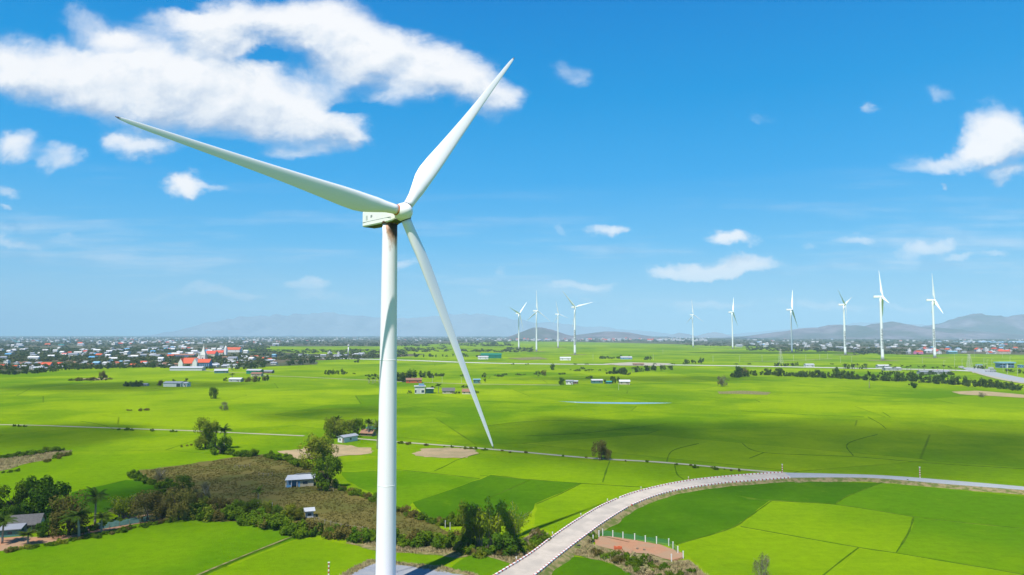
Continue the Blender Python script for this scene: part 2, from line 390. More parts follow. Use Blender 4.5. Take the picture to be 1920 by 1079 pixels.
# near paddies (outline px) and their colours
for k, (mt, pts) in enumerate([
    ('paddy_deep', [(1120, 1003), (1180, 960), (1250, 928), (1330, 911), (1440, 905), (1500, 903), (1560, 904), (1653, 906), (1600, 925), (1565, 946), (1443, 939), (1412, 964), (1377, 988), (1330, 1004), (1267, 1022), (1200, 1012)]),
    ('paddy_bright', [(1446, 941), (1565, 947), (1640, 957), (1713, 970), (1703, 1000), (1681, 1037), (1609, 1027), (1484, 1005), (1389, 988), (1412, 965)]),
    ('paddy_mid', [(1655, 906), (1800, 920), (1960, 936), (1960, 995), (1920, 991), (1800, 980), (1713, 969), (1567, 946), (1600, 925)]),
    ('paddy_mid', [(1715, 970), (1800, 981), (1960, 996), (1960, 1084), (1826, 1062), (1681, 1037), (1703, 1000)]),
    ('paddy_bright', [(1377, 989), (1484, 1006), (1609, 1028), (1543, 1100), (1400, 1120), (1345, 1095), (1310, 1060), (1267, 1024), (1330, 1005)]),
    ('paddy_bright', [(1610, 1029), (1681, 1038), (1826, 1063), (1960, 1085), (1960, 1120), (1500, 1120), (1545, 1100)]),
    ('paddy_bright', [(1005, 946), (1090, 908), (1215, 915), (1190, 926), (1130, 948), (1085, 975), (1040, 1000), (1003, 985)]),
    ('paddy_deep', [(900, 899), (920, 891), (995, 900), (1090, 907), (1005, 945), (985, 975), (950, 980), (870, 985), (800, 968), (773, 943)]),
    ('paddy_bright', [(700, 862), (770, 852), (860, 862), (900, 850), (1085, 866), (1250, 874), (1400, 888), (1300, 899), (1215, 914), (1090, 906), (995, 899), (920, 889), (900, 897), (743, 881), (645, 884), (640, 868)]),
    ('paddy_mid', [(640, 886), (743, 882), (900, 898), (773, 943), (760, 958), (700, 925), (650, 903)]),
    ('paddy_bright', [(640, 850), (690, 836), (760, 834), (860, 842), (800, 852), (700, 855)]),
    ('paddy_mid', [(-60, 1042), (0, 1034), (120, 1013), (250, 985), (330, 973), (400, 975), (480, 984), (550, 1001), (562, 1010), (470, 1042), (400, 1070), (330, 1100), (-100, 1120)]),
    ('paddy_bright', [(566, 1011), (620, 1016), (680, 1028), (720, 1036), (800, 1038), (860, 1046), (830, 1060), (700, 1052), (650, 1075), (600, 1110), (340, 1110), (410, 1070), (480, 1042)]),
    ('paddy_mid', [(870, 1046), (905, 1036), (960, 1040), (968, 1050), (940, 1072), (905, 1090), (830, 1078)]),
    ('paddy_deep', [(1020, 1085), (1045, 1060), (1075, 1046), (1120, 1050), (1180, 1070), (1210, 1090), (1100, 1110)]),
    ('paddy_bright', [(0, 900), (60, 890), (150, 872), (150, 855), (300, 850), (400, 858), (430, 862), (340, 878), (260, 888), (235, 900), (130, 925), (0, 945)]),
    ('paddy_deep', [(130, 925), (235, 901), (300, 902), (330, 925), (240, 960), (140, 962)]),  # dark plot where cloud shade lies; part of that shade is in its green
]):
    poly_sheet('paddy', pts, .012 + .004 * k, mt, jag=.5, step=5)
# bund banks between the paddies
def bund(pxs, w=1.0, h=.32): strip('paddy_bank', pxline(pxs, 0, 10), w, .0, 'bund_grass', h=h, jag=1.2)
for b in [[(1380, 930), (1443, 939), (1565, 946.5), (1713, 969.5), (1800, 980), (1925, 992)], [(1565, 946), (1590, 930), (1653, 906)], [(1446, 940), (1412, 964), (1377, 988), (1330, 1004), (1267, 1022)],
          [(1713, 970), (1703, 1000), (1680, 1037)], [(1389, 988), (1484, 1005), (1609, 1027), (1681, 1038), (1826, 1062), (1925, 1079)], [(1609, 1028), (1580, 1050), (1540, 1082)],
          [(900, 892), (995, 900), (1090, 907), (1215, 915)], [(1090, 907), (1050, 927), (1005, 946)], [(995, 900), (950, 920), (915, 935)], [(814, 884), (838, 873), (860, 862), (900, 851)], [(743, 881), (820, 889), (900, 898)],
          [(1143, 866), (1136, 885), (1130, 905)], [(1265, 873), (1270, 890), (1283, 900)], [(1392, 832), (1432, 849), (1600, 857), (1760, 870), (1925, 880)], [(1432, 849), (1405, 860)], [(1645, 815), (1590, 832), (1600, 855)],
          [(1390, 771), (1510, 778), (1620, 782)], [(1627, 782), (1650, 795), (1662, 805)], [(1655, 773), (1670, 783)], [(985, 818), (1100, 812), (1250, 795)],
          [(905, 800), (1010, 790), (1200, 788)], [(150, 790), (190, 797), (215, 806)], [(1560, 945), (1400, 936)], [(1100, 1000), (1180, 1018)], [(1310, 832), (1262, 845), (1250, 866)]]:
    bund(b, .5 if b[0][1] > 880 else .55, .16)
strip('paddy_bank', pxline([(340, 1095), (400, 1069), (470, 1040), (540, 1012), (565, 1003)], 0, 12), 1.4, 0, 'bund_grass', h=.32, jag=.6)
strip('footpath', pxline([(340, 1095), (400, 1069), (470, 1040), (540, 1012), (565, 1003)], 0, 12), .5, .41, 'straw_soil', jag=.8)

# tracks and roads
def track(pts, w, m_='track_dust', z=.12, n=8): strip('track', pxline(pts, 0, n), w, z, m_, jag=.35)
track([(-40, 796.5), (60, 798), (160, 801.5), (290, 806), (350, 808), (470, 813.5), (570, 818)], 2.6)
track([(667, 823), (743, 829), (860, 838), (960, 846.5), (1105, 859.5), (1245, 868), (1400, 882), (1475, 888)], 2.6, n=16)
track([(505, 705), (570, 707.5), (684, 713), (795, 717.5), (873, 720), (960, 721.5), (1050, 722.5)], 3.6)
track([(440, 699), (470, 700), (505, 705)], 3.6); track([(370, 694), (410, 697.5), (440, 699)], 4)
track([(1395, 678), (1440, 678), (1500, 676), (1560, 673)], 5, z=.3)
strip('highway', pxline([(600, 672), (760, 676), (900, 681), (1060, 683.5), (1230, 684.5), (1400, 687), (1600, 691), (1760, 694), (1830, 697), (1842, 700)], 0, 6), 22, .3, 'concrete')
strip('highway', pxline([(1815, 690), (1845, 698), (1880, 706), (1925, 715), (1990, 727)], 0, 6), 26, .45, 'asphalt_pale')
strip('road_verge', pxline([(1815, 694), (1845, 703), (1880, 712), (1925, 720)], 0, 6), 9, .4, 'track_dust')
poly_sheet('soil_bank', [(1130, 683), (1180, 680), (1260, 682), (1240, 687), (1160, 686)], .5, 'track_dust', jag=1, step=20)
poly_sheet('soil_bank', [(1345, 735), (1390, 733), (1445, 736), (1440, 741), (1380, 739), (1350, 739)], .15, 'straw_soil', jag=1, step=8)
poly_sheet('soil_bank', [(1785, 735), (1830, 733), (1870, 736), (1925, 741), (1925, 747), (1860, 743), (1800, 740)], .15, 'bare_soil', jag=1, step=8)
poly_sheet('soil_bank', [(950, 672), (1010, 670), (1030, 674), (980, 676)], .4, 'straw_soil', jag=2, step=20)
poly_sheet('soil_bank', [(135, 712), (165, 709.5), (200, 709), (212, 711), (180, 714)], .2, 'bare_soil', jag=1, step=8)

ZR = .9
up_px = [(880, 1112), (932, 1079), (995, 1040), (1040, 1006), (1090, 972), (1140, 944), (1202, 921), (1292, 902), (1400, 891), (1470, 886.5)]
lo_px = [(955, 1112), (1002, 1079), (1045, 1044), (1095, 1006), (1137, 976), (1190, 945), (1257, 922), (1345, 907.5), (1400, 902.5), (1484, 896)]
upl = smooth_line([G(x, y, ZR) for x, y in up_px], 10); lol = smooth_line([G(x, y, ZR) for x, y in lo_px], 10)
up2 = smooth_line([G(x, y, ZR) for x, y in [(1470, 886.5), (1560, 888.5), (1663, 892), (1788, 901.5), (1930, 913.5), (2050, 925)]], 8)
lo2 = smooth_line([G(x, y, ZR) for x, y in [(1484, 896), (1570, 895.5), (1653, 897.5), (1788, 909), (1930, 920), (2050, 931)]], 8)
def road_body(name, A, B, m_):
    v = []; f = []; n = len(A)
    for a, b in zip(A, B): v += [a, b]
    f = [(2 * i, 2 * i + 1, 2 * i + 3, 2 * i + 2) for i in range(n - 1)]
    me = bpy.data.meshes.new(name); me.from_pydata(v, [], f); me.update()
    link(name, me, None, (m_,))['kind'] = 'structure'
def road_bank(A, B, w1, w2, m_='straw_soil'):
    """sloping verge either side down to the field"""
    for L, sgn, w in ((A, 1, w1), (B, -1, w2)):
        v = []; f = []
        for i, p in enumerate(L):
            o_ = (A[i] - B[i]); o_.z = 0; o_.normalize(); o_ *= sgn
            j = 1 + .5 * mn.noise(p * .2)
            v += [(p.x, p.y, ZR - .003), (p.x + o_.x * w * .35, p.y + o_.y * w * .35, ZR - .12), (p.x + o_.x * w * j, p.y + o_.y * w * j, .0)]
        for i in range(len(L) - 1):
            for k in range(2): f.append((3 * i + k, 3 * i + k + 1, 3 * i + k + 4, 3 * i + k + 3))
        me = bpy.data.meshes.new('verge'); me.from_pydata(v, [], f); me.update()
        link('verge', me, None, (m_,))['kind'] = 'structure'
road_body('road', upl, lol, 'concrete_road'); road_body('road', up2, lo2, 'asphalt_pale')
road_bank(upl, lol, 1.4, 2.4); road_bank(up2, lo2, 1.0, 3.6)
def kerb(L, A, B, sgn, skip=None):
    mb = MB(); acc = 0; seg = .8; k = 0; pts = [L[0]]
    for i in range(1, len(L)):       # resample evenly
        d = (L[i] - L[i - 1]).length; u = 0
        while acc + (d - u) >= seg:
            u += seg - acc; acc = 0; pts.append(L[i - 1].lerp(L[i], u / d))
        acc += d - u
    for i in range(len(pts) - 1):
        a, b = pts[i], pts[i + 1]
        if i % 2 == 0: b = b.lerp(pts[min(i + 2, len(pts) - 1)], .34)
        else: a = a.lerp(b, .34)
        d = (b - a); d.normalize(); nn = Vector((-d.y, d.x, 0)) * sgn * .42
        if skip and skip[0] < i < skip[1]: continue
        h = .36
        q = [a, b, b + nn, a + nn]
        vs = [(p.x, p.y, ZR - .1) for p in q] + [(p.x, p.y, ZR + h) for p in q]
        mb.add(vs, [(4, 5, 6, 7), (0, 4, 7, 3), (1, 2, 6, 5), (0, 1, 5, 4), (2, 3, 7, 6), (3, 2, 1, 0)], i % 2)
    o = mb.obj('kerb', ('kerb_white', 'kerb_red')); o['kind'] = 'structure'; return o
kerb(upl, 0, 0, 1, (112, 116)); kerb(lol, 0, 0, -1, (97, 101))

# gravel pad at the foot of the turbine
poly_sheet('pad_verge', [(625, 1088), (660, 1066), (695, 1050), (760, 1056), (830, 1064), (900, 1079), (960, 1100), (900, 1150), (600, 1150)], .10, 'straw_soil', jag=1.2, step=3)
poly_sheet('gravel_pad', [(640, 1088), (675, 1068), (700, 1057), (760, 1061), (825, 1070), (890, 1084), (930, 1110), (880, 1170), (560, 1170)], .14, 'gravel', jag=.7, step=3)
# soils
poly_sheet('soil_plot', [(773, 850), (800, 842), (860, 840), (890, 844), (895, 851), (870, 860), (820, 859), (785, 856)], .13, 'bare_soil', jag=2.2, step=2)
poly_sheet('soil_plot', [(520, 848), (560, 842), (610, 833), (660, 836), (703, 843), (690, 851), (640, 856), (600, 862), (560, 862)], .13, 'bare_soil', jag=2.2, step=2)
poly_sheet('soil_plot', [(1110, 1010), (1128, 1006), (1180, 1011), (1240, 1022), (1268, 1032), (1282, 1046), (1260, 1052), (1215, 1040), (1160, 1036), (1120, 1024)], .16, 'red_soil', jag=.8, step=2)
poly_sheet('grass_verge', [(1085, 1018), (1110, 1012), (1120, 1024), (1160, 1036), (1215, 1040), (1260, 1053), (1290, 1050), (1330, 1085), (1350, 1115), (1230, 1115), (1190, 1080), (1140, 1055), (1080, 1045), (1055, 1040), (1070, 1024)], .11, 'straw_soil', jag=1, step=3)
poly_sheet('grass_verge', [(700, 1020), (790, 1025), (880, 1030), (960, 1022), (1000, 1000), (1030, 1000), (1000, 1035), (960, 1062), (900, 1040), (850, 1046), (790, 1038), (720, 1036), (650, 1020), (640, 1008)], .105, 'straw_soil', jag=1, step=3)
poly_sheet('yard_soil', [(-60, 1010), (60, 1008), (130, 1003), (200, 975), (300, 962), (310, 975), (250, 985), (120, 1012), (0, 1034), (-60, 1042)], .1, 'red_soil', jag=1, step=3)
poly_sheet('scrub_land', [(245, 892), (262, 882), (330, 874), (400, 864), (450, 856), (505, 852), (545, 862), (600, 880), (625, 900), (660, 925), (745, 955), (820, 985), (850, 1002), (830, 1010), (700, 1012), (640, 1004), (560, 998), (440, 980), (330, 970), (220, 965), (200, 958), (260, 930), (320, 915), (290, 903)], .09, 'dry_land', jag=1.2, step=4)
poly_sheet('scrub_land', [(-60, 862), (0, 862), (60, 853), (100, 846), (135, 846), (120, 856), (60, 868), (0, 884), (-60, 893)], .09, 'straw_soil', jag=1.2, step=4)

# ------------------------------------------------------------------ hills
def ridge(name, prof, D, depth, material, seed, rough=1.0, nx=200, ny=24):
    """a real range: skyline heights from the profile, spurs and gullies running down towards the plain"""
    pts = [((px - 960) / F * D, (YH - py) / F * D + CZ) for px, py in prof]
    x0, x1 = pts[0][0], pts[-1][0]
    def hh(x):
        for (a, ha), (b, hb) in zip(pts, pts[1:]):
            if a <= x <= b: return ha + (hb - ha) * (x - a) / (b - a)
        return 0
    v = []; f = []
    for j in range(ny + 1):
        t = j / ny * 2 - 1
        for i in range(nx + 1):
            x = x0 + (x1 - x0) * i / nx
            h = hh(x); p = Vector((x / 700 + seed, t * depth / 700, seed))
            fal = max(0, 1 - abs(t) ** 1.15)
            z = h * fal * (1 + (.12 + (1 - fal) * .8) * rough * mn.fractal(p * 1.6, .9, 2.0, 5)) + h * .06 * rough * mn.noise(p * 3) * (1 if fal < .95 else .5)
            v.append((x * (1 + t * depth / D * .0), D + t * depth, max(z, -1) - 2))
    for j in range(ny):
        for i in range(nx):
            a = j * (nx + 1) + i; f.append((a, a + 1, a + nx + 2, a + nx + 1))
    me = bpy.data.meshes.new(name); me.from_pydata(v, [], f); me.polygons.foreach_set('use_smooth', [True] * len(f)); me.update()
    link(name, me, None, (material,))['kind'] = 'structure'
ridge('hills', [(1395, 633), (1449, 625), (1489, 618.6), (1520, 616), (1535, 616), (1552, 609), (1573, 608), (1590, 610.5), (1614, 613), (1636, 608), (1655, 605), (1673, 603), (1692, 609), (1720, 613), (1755, 614), (1800, 618), (1860, 625), (1950, 633)], 8500, 1200, 'hill_rock', 3.1)
ridge('hills', [(1690, 633), (1740, 617), (1774, 606.5), (1806, 594), (1833, 590), (1860, 593), (1874, 596), (1898, 591.5), (1930, 589), (2000, 596), (2100, 610), (2250, 633)], 10500, 1500, 'hill_rock', 8.4)
ridge('hills', [(950, 632), (975, 624), (1000, 616), (1015, 614.5), (1035, 618), (1060, 626), (1085, 632)], 7200, 500, 'hill_rock', 5.5)
ridge('hills', [(1050, 632), (1110, 624), (1140, 621.5), (1180, 623), (1210, 629), (1225, 632)], 8000, 600, 'hill_rock', 15.5)
ridge('hills', [(1250, 631.5), (1272, 624), (1290, 627), (1305, 630), (1320, 626), (1338, 622.5), (1352, 625), (1370, 631.5)], 11000, 600, 'far_hill_hazed', 25.5)
ridge('mountains', [(300, 632), (350, 618), (385, 606), (410, 602), (470, 594), (520, 591), (555, 587), (590, 590), (640, 589), (690, 594), (760, 598), (820, 594), (870, 590), (910, 590), (950, 598), (1000, 604), (1060, 607), (1100, 613), (1125, 612), (1160, 618), (1220, 621), (1260, 628), (1300, 632)], 19500, 1800, 'far_hill_hazed', 1.7, nx=160)
ridge('mountains', [(1300, 632), (1400, 624), (1480, 617), (1560, 612), (1600, 606), (1640, 604), (1700, 608), (1780, 612), (1880, 604), (1960, 598), (2100, 620), (2200, 632)], 20000, 1800, 'far_hill_hazed', 4.7, nx=160)

# ------------------------------------------------------------------ wind turbines
def blade_mesh(Rr, pitch0, root_r=1.05, cmax=4.0, flip=1, bend=0.0, seg=20):
    """blade along +X, leading edge towards +Y, upwind +Z"""
    prof = [(0.028, .52, 1, 0), (.05, .53, .98, 0), (.08, .60, .80, 2), (.12, .78, .55, 7), (.17, .95, .40, 12), (.21, 1.0, .33, 13), (.27, .95, .28, 11), (.35, .82, .25, 8.5), (.45, .68, .22, 6), (.55, .56, .21, 4.3),
            (.65, .46, .20, 3), (.75, .375, .19, 2), (.84, .30, .18, 1), (.91, .24, .17, 0), (.96, .18, .17, 0), (.985, .115, .17, 0), (.998, .03, .2, 0)]
    v = []; f = []
    for (r, c, th, tw) in prof:
        ch = c * cmax; a = R(tw + pitch0)
        le = .5 if r < .06 else .5 - min(1, (r - .05) / .13) * .20
        for k in range(seg):
            q = 2 * math.pi * k / seg
            xx = .5 + .5 * math.cos(q)            # 1 = leading edge
            if r < .06: yy = .5 * math.sin(q) * th
            else:
                s_ = math.sin(q); w = min(1, (r - .05) / .12)
                foil = s_ * (.30 + .70 * (xx ** .6)) * .55 if s_ >= 0 else s_ * (.22 + .6 * (xx ** .6)) * .45
                yy = th * ((1 - w) * .5 * s_ + w * foil)
            cx = (xx - (1 - le)) * ch; cy = yy * ch
            v.append((r * Rr, (cx * math.cos(a) - cy * math.sin(a)) * flip, cx * math.sin(a) + cy * math.cos(a) + bend * r * r * Rr))
    n = len(prof)
    for i in range(n - 1):
        for k in range(seg):
            k2 = (k + 1) % seg; f.append((i * seg + k, (i + 1) * seg + k, (i + 1) * seg + k2, i * seg + k2) if flip > 0 else (i * seg + k, i * seg + k2, (i + 1) * seg + k2, (i + 1) * seg + k))
    f.append(tuple(range(seg))); f.append(tuple((n - 1) * seg + k for k in range(seg)))
    me = bpy.data.meshes.new('blade'); me.from_pydata(v, [], f)
    bm = bmesh.new(); bm.from_mesh(me); bmesh.ops.recalc_face_normals(bm, faces=bm.faces); bm.to_mesh(me); bm.free()
    me.polygons.foreach_set('use_smooth', [len(p.vertices) == 4 for p in me.polygons]); me.update(); return me

def tower_mesh(H, r0, r1, seams=(), seg=48):
    mb = MB(); n = 40 if seams else 14
    lv = [H * i / n for i in range(n + 1)]; rr = [r0 + (r1 - r0) * i / n for i in range(n + 1)]
    mb.tube([(0, 0, z) for z in lv], rr, seg); return mb

FONT = dict(H=("1001", "1001", "1111", "1001", "1001"), A=("0110", "1001", "1111", "1001", "1001"), N=("1001", "1101", "1011", "1001", "1001"), B=("1110", "1001", "1110", "1001", "1110"),
            R=("1110", "1001", "1110", "1010", "1001"), M=("10001", "11011", "10101", "10001", "10001"))
def lettering(parent, word, z0, z1, rad_at, ang):
    """letters running up the tower, following its curve"""
    L = (z1 - z0) / len(word)
    for i, chx in enumerate(word):
        mb = MB()
        g = FONT[chx]; rows = len(g); cols = len(g[0])
        zb = z0 + i * L; cw = L * .8 / cols; rw = L * .85 / rows
        for r_ in range(rows):
            for c_ in range(cols):
                if g[r_][c_] != '1': continue
                za, zb2 = zb + c_ * cw, zb + (c_ + 1) * cw     # advance goes up the tower
                ra = rad_at(za) + .04
                # top of the letter points to the left
                y0 = (rows / 2 - r_) * rw; y1 = (rows / 2 - r_ - 1) * rw
                a0 = ang - y0 / ra; a1 = ang - y1 / ra
                mb.add([(math.cos(a0) * ra, math.sin(a0) * ra, za), (math.cos(a1) * ra, math.sin(a1) * ra, za), (math.cos(a1) * ra, math.sin(a1) * ra, zb2), (math.cos(a0) * ra, math.sin(a0) * ra, zb2)], [(0, 1, 2, 3)])
        mb.obj('letter', 'letter', parent)

def tower_material():
    m = bpy.data.materials.new('tower_paint'); m.use_nodes = True; t = NT(m.node_tree); t.n.clear()
    g = t.add('ShaderNodeNewGeometry'); pos = g.outputs['Position']
    tc = t.add('ShaderNodeTexCoord').outputs['Object']; z = t.add('ShaderNodeSeparateXYZ', {0: tc}).outputs
    n = t.noise(pos, .25, 5, .6)
    c = t.mix(n.outputs[0], (.83, .775, .80, 1), (.88, .825, .845, 1))
    # faint grime streaks running down
    st = t.noise(t.v('MULTIPLY', tc, (2.2, 2.2, .05)), 1, 5, .7)
    c = t.mix(t.rng(st.outputs[0], .56, .75, 0, .16), c, (.45, .42, .36, 1))
    # rust and oil run below the nacelle, front side
    rs = t.noise(t.v('MULTIPLY', tc, (1.1, 1.1, .28)), 1, 5, .65)
    m1 = t.m('MULTIPLY', t.rng(z[2], 69.0, 77.0, 0, 1), t.rng(t.m('ADD', z[0], t.m('MULTIPLY', z[1], -.6)), -1.0, 1.2, 0, 1))
    f = t.rng(t.m('ADD', m1, t.m('MULTIPLY', t.m('SUBTRACT', rs.outputs[0], .5), 1.3)), .42, .80, 0, .85)
    c = t.mix(f, c, (.36, .15, .045, 1))
    m2 = t.rng(t.m('ADD', t.m('MULTIPLY', t.rng(z[2], 73.0, 76.6, 0, 1), t.rng(z[0], -1.0, .9, 0, 1)), t.m('MULTIPLY', t.m('SUBTRACT', rs.outputs[0], .5), .9)), .5, .8, 0, .9)
    c = t.mix(m2, c, (.035, .022, .012, 1))
    b = t.add('ShaderNodeBsdfPrincipled', {'Base Color': c, 'Roughness': .5, 'Specular IOR Level': .2})
    t.add('ShaderNodeOutputMaterial', {0: b.outputs[0]}); MATS['tower_paint'] = m
tower_material()
def blade_material():
    m = bpy.data.materials.new('blade_paint'); m.use_nodes = True; t = NT(m.node_tree); t.n.clear()
    tc = t.add('ShaderNodeTexCoord').outputs['Object']; x = t.add('ShaderNodeSeparateXYZ', {0: tc}).outputs[0]
    n = t.noise(t.v('MULTIPLY', tc, (.12, 1.4, 1.4)), 1, 5, .65)
    c = t.mix(n.outputs[0], (.88, .835, .855, 1), (.80, .77, .785, 1))
    c = t.mix(t.rng(t.noise(tc, .9, 6, .8).outputs[0], .66, .78, 0, .35), c, (.4, .42, .38, 1))
    c = t.mix(t.rng(x, 56.5 - 1.0, 56.5 - .6, 0, .9), c, (.05, .05, .055, 1))
    b = t.add('ShaderNodeBsdfPrincipled', {'Base Color': c, 'Roughness': .35, 'Specular IOR Level': .5})
    t.add('ShaderNodeOutputMaterial', {0: b.outputs[0]}); MATS['blade_paint'] = m
blade_material()
mat('hub_paint', (.86, .82, .81), .4, .03, .8, spec=.45, hvar=(.74, .75, .70))
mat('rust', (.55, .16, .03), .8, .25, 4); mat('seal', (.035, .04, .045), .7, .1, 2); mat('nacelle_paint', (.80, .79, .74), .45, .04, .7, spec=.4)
mat('oil_stain', (.05, .035, .02), .6, .5, 2.5, hvar=(.30, .17, .06)); mat('underside_olive', (.10, .12, .03), .8, .35, 1.2, hvar=(.03, .035, .015))

def hub_mesh(r, L, seg=40):
    mb = MB()
    pr = [(-.42, .62), (-.40, .86), (-.30, .97), (-.1, 1.0), (.15, .985), (.38, .93), (.56, .82), (.72, .64), (.84, .44), (.92, .24), (.95, .05)]
    mb.tube([(0, 0, z * L) for z, _ in pr], [q * r for _, q in pr], seg); return mb

def frame(n, h, v): return Matrix(((h.x, v.x, n.x), (h.y, v.y, n.y), (h.z, v.z, n.z))).to_4x4()
def turbine(label, base, H, Rr, yaw, phase, tilt, cone, pitch0, over, r0, r1, detail=1, word=None, group=None, nl=(9.0, 3.4, 3.6)):
    y = R(yaw); ti = R(tilt)
    n = Vector((math.sin(y) * math.cos(ti), -math.cos(y) * math.cos(ti), math.sin(ti))); h = Vector((math.cos(y), math.sin(y), 0)); v = n.cross(h)
    nh = Vector((math.sin(y), -math.cos(y), 0))
    root = empty('wind_turbine', base); tag(root, label, 'wind turbine', group)
    hubz = H; top = H - nl[2] * .5 - .1
    seams = (top * .28, top * .62) if detail else ()
    tw = tower_mesh(top, r0, r1, seams, 64 if detail else 16)
    to = tw.obj('tower', 'tower_paint' if detail else 'white_paint', root, smooth=True)
    for z in seams:
        q = MB(); q.tube([(0, 0, z - .09), (0, 0, z + .09)], r0 + (r1 - r0) * z / top + .012, 64); q.obj('flange', 'hub_paint', root, True)
    hub_c = nh * over + Vector((0, 0, hubz))
    FR = frame(n, h, v)
    # nacelle
    mb = MB(); Ln, W, Hn = nl
    nf = Matrix(((nh.x, -nh.y, 0), (nh.y, nh.x, 0), (0, 0, 1))).to_4x4()
    nac = bpy.data.meshes.new('nacelle'); bm = bmesh.new()
    x0, x1 = -Ln + 1.6, over - 1.5 if detail else over - 1.2
    secs = [(x0, .80, .86, .1), (x0 + .5, .97, .97, .0), (x0 + 2.5, 1, 1, 0), (x1 - 2.2, 1, 1, 0), (x1 - .6, .90, .90, .0), (x1, .66, .72, .0)]
    rings = []
    for (xx, sw, sh, dz) in secs:
        ring = []
        for (cy, cz) in ((-1, -.86), (-.9, -1), (.9, -1), (1, -.86), (1, .72), (.78, 1), (-.78, 1), (-1, .72)):
            ring.append(bm.verts.new((xx, cy * W / 2 * sw, cz * Hn / 2 * sh + dz)))
        rings.append(ring)
    for a, b in zip(rings, rings[1:]):
        for k in range(8): bm.faces.new((a[k], a[(k + 1) % 8], b[(k + 1) % 8], b[k]))
    bm.faces.new(rings[0][::-1]); bm.faces.new(rings[-1])
    bmesh.ops.recalc_face_normals(bm, faces=bm.faces)
    for fc in bm.faces: fc.material_index = 1 if (detail and fc.normal.z < -.6) else 0  # down-facing faces get the dark olive material
    bm.to_mesh(nac); bm.free()
    no = link('nacelle', nac, root, ('nacelle_paint', 'underside_olive')) ; no.matrix_local = Matrix.Translation((0, 0, hubz)) @ nf
    if detail:
        q = MB(); q.box(x0 + .6, x1 - .7, -W / 2 - .02, -W / 2 + .05, -.98, -.93)
        q.obj('seam', 'seal', no)
        q = MB()
        for k in range(5): q.box(x0 + 1.9, x0 + 2.7, -W / 2 - .03, -W / 2 + .05, -.55 + k * .22, -.47 + k * .22)
        q.obj('vent', 'wall_grey', no)
        q = MB(); q.box(x0 + 3.9, x0 + 4.15, -W / 2 - .03, -W / 2 + .05, -.25, .35); q.box(x0 + 4.3, x0 + 4.5, -W / 2 - .03, -W / 2 + .05, -.15, .35)
        q.obj('hatch', 'window_dark', no)
        q = MB(); q.tube([(0, 0, top - .02), (0, 0, top + .55)], [r1 + .22, r1 + .12], 48); q.obj('yaw_bearing', 'oil_stain', root, True)
        q = MB(); q.tube([(x1 - .12, 0, .05), (x1 + .55, 0, .05)], [1.35, 1.3], 40); q.obj('main_bearing', 'oil_stain', no, True)
        q = MB(); q.box(-.55, .55, r0 * -1.0 - .12, -r0 + .3, .8, 3.2); q.obj('door', 'wall_grey', root)
    else:
        q = MB(); q.box(x0 + .6, x0 + 2.0, -W * .25, W * .25, Hn / 2 - .1, Hn / 2 + 1.1); q.obj('cooler', 'wall_grey', no)
    hr = 1.95 if detail else 2.1
    ho = hub_mesh(hr, hr * 1.25).obj('hub', 'hub_paint' if detail else 'white_paint', root, True)
    ho.matrix_local = Matrix.Translation(hub_c) @ FR
    bm_ = blade_mesh(Rr, pitch0, cmax=Rr * (.072 if detail else .09), flip=-1, seg=28 if detail else 10)
    bm_.materials.append(M('blade_paint' if detail else 'white_paint'))
    for k in range(3):
        a = R(phase + 120 * k)
        dx = (h * math.cos(a) + v * math.sin(a)) * math.cos(R(cone)) + n * math.sin(R(cone)); dx.normalize()
        dz = (n - dx * n.dot(dx)).normalized(); dy = dz.cross(dx)
        Bm = Matrix(((dx.x, dy.x, dz.x), (dx.y, dy.y, dz.y), (dx.z, dy.z, dz.z))).to_4x4()
        bo = bpy.data.objects.new('blade', bm_); COL.objects.link(bo); bo.parent = root
        bo.matrix_local = Matrix.Translation(hub_c) @ Bm
        if detail:
            q = MB(); rr = .52 * Rr * .072 / 2 * 1.05 + .02; q.tube([(1.62, 0, 0), (1.84, 0, 0)], [rr * 1.05] * 2, 40)
            q.obj('root_ring', 'rust' if k == 0 else 'seal', bo)
            q = MB(); q.tube([(.6, 0, 0), (1.66, 0, 0)], [rr * 1.12, rr * 1.10], 40); q.obj('root_sleeve', 'hub_paint', bo, True)
    if word:
        lettering(root, word[0], word[1], word[2], lambda z: r0 + (r1 - r0) * z / top, R(word[3]))
    return root
HUB = Vector((-23.4, 145.2, CZ + 26.2)); OV = 4.9
_y = R(44.14); MAIN_BASE = Vector((HUB.x - math.sin(_y) * OV, HUB.y + math.cos(_y) * OV, 0))
turbine('large white wind turbine standing close in the foreground, rust stains below its nacelle', MAIN_BASE, HUB.z, 56.5, 44.14, 171.96, 4.27, 2.08, 6, OV, 2.15, 1.62, 1, nl=(10.6, 3.4, 4.0))
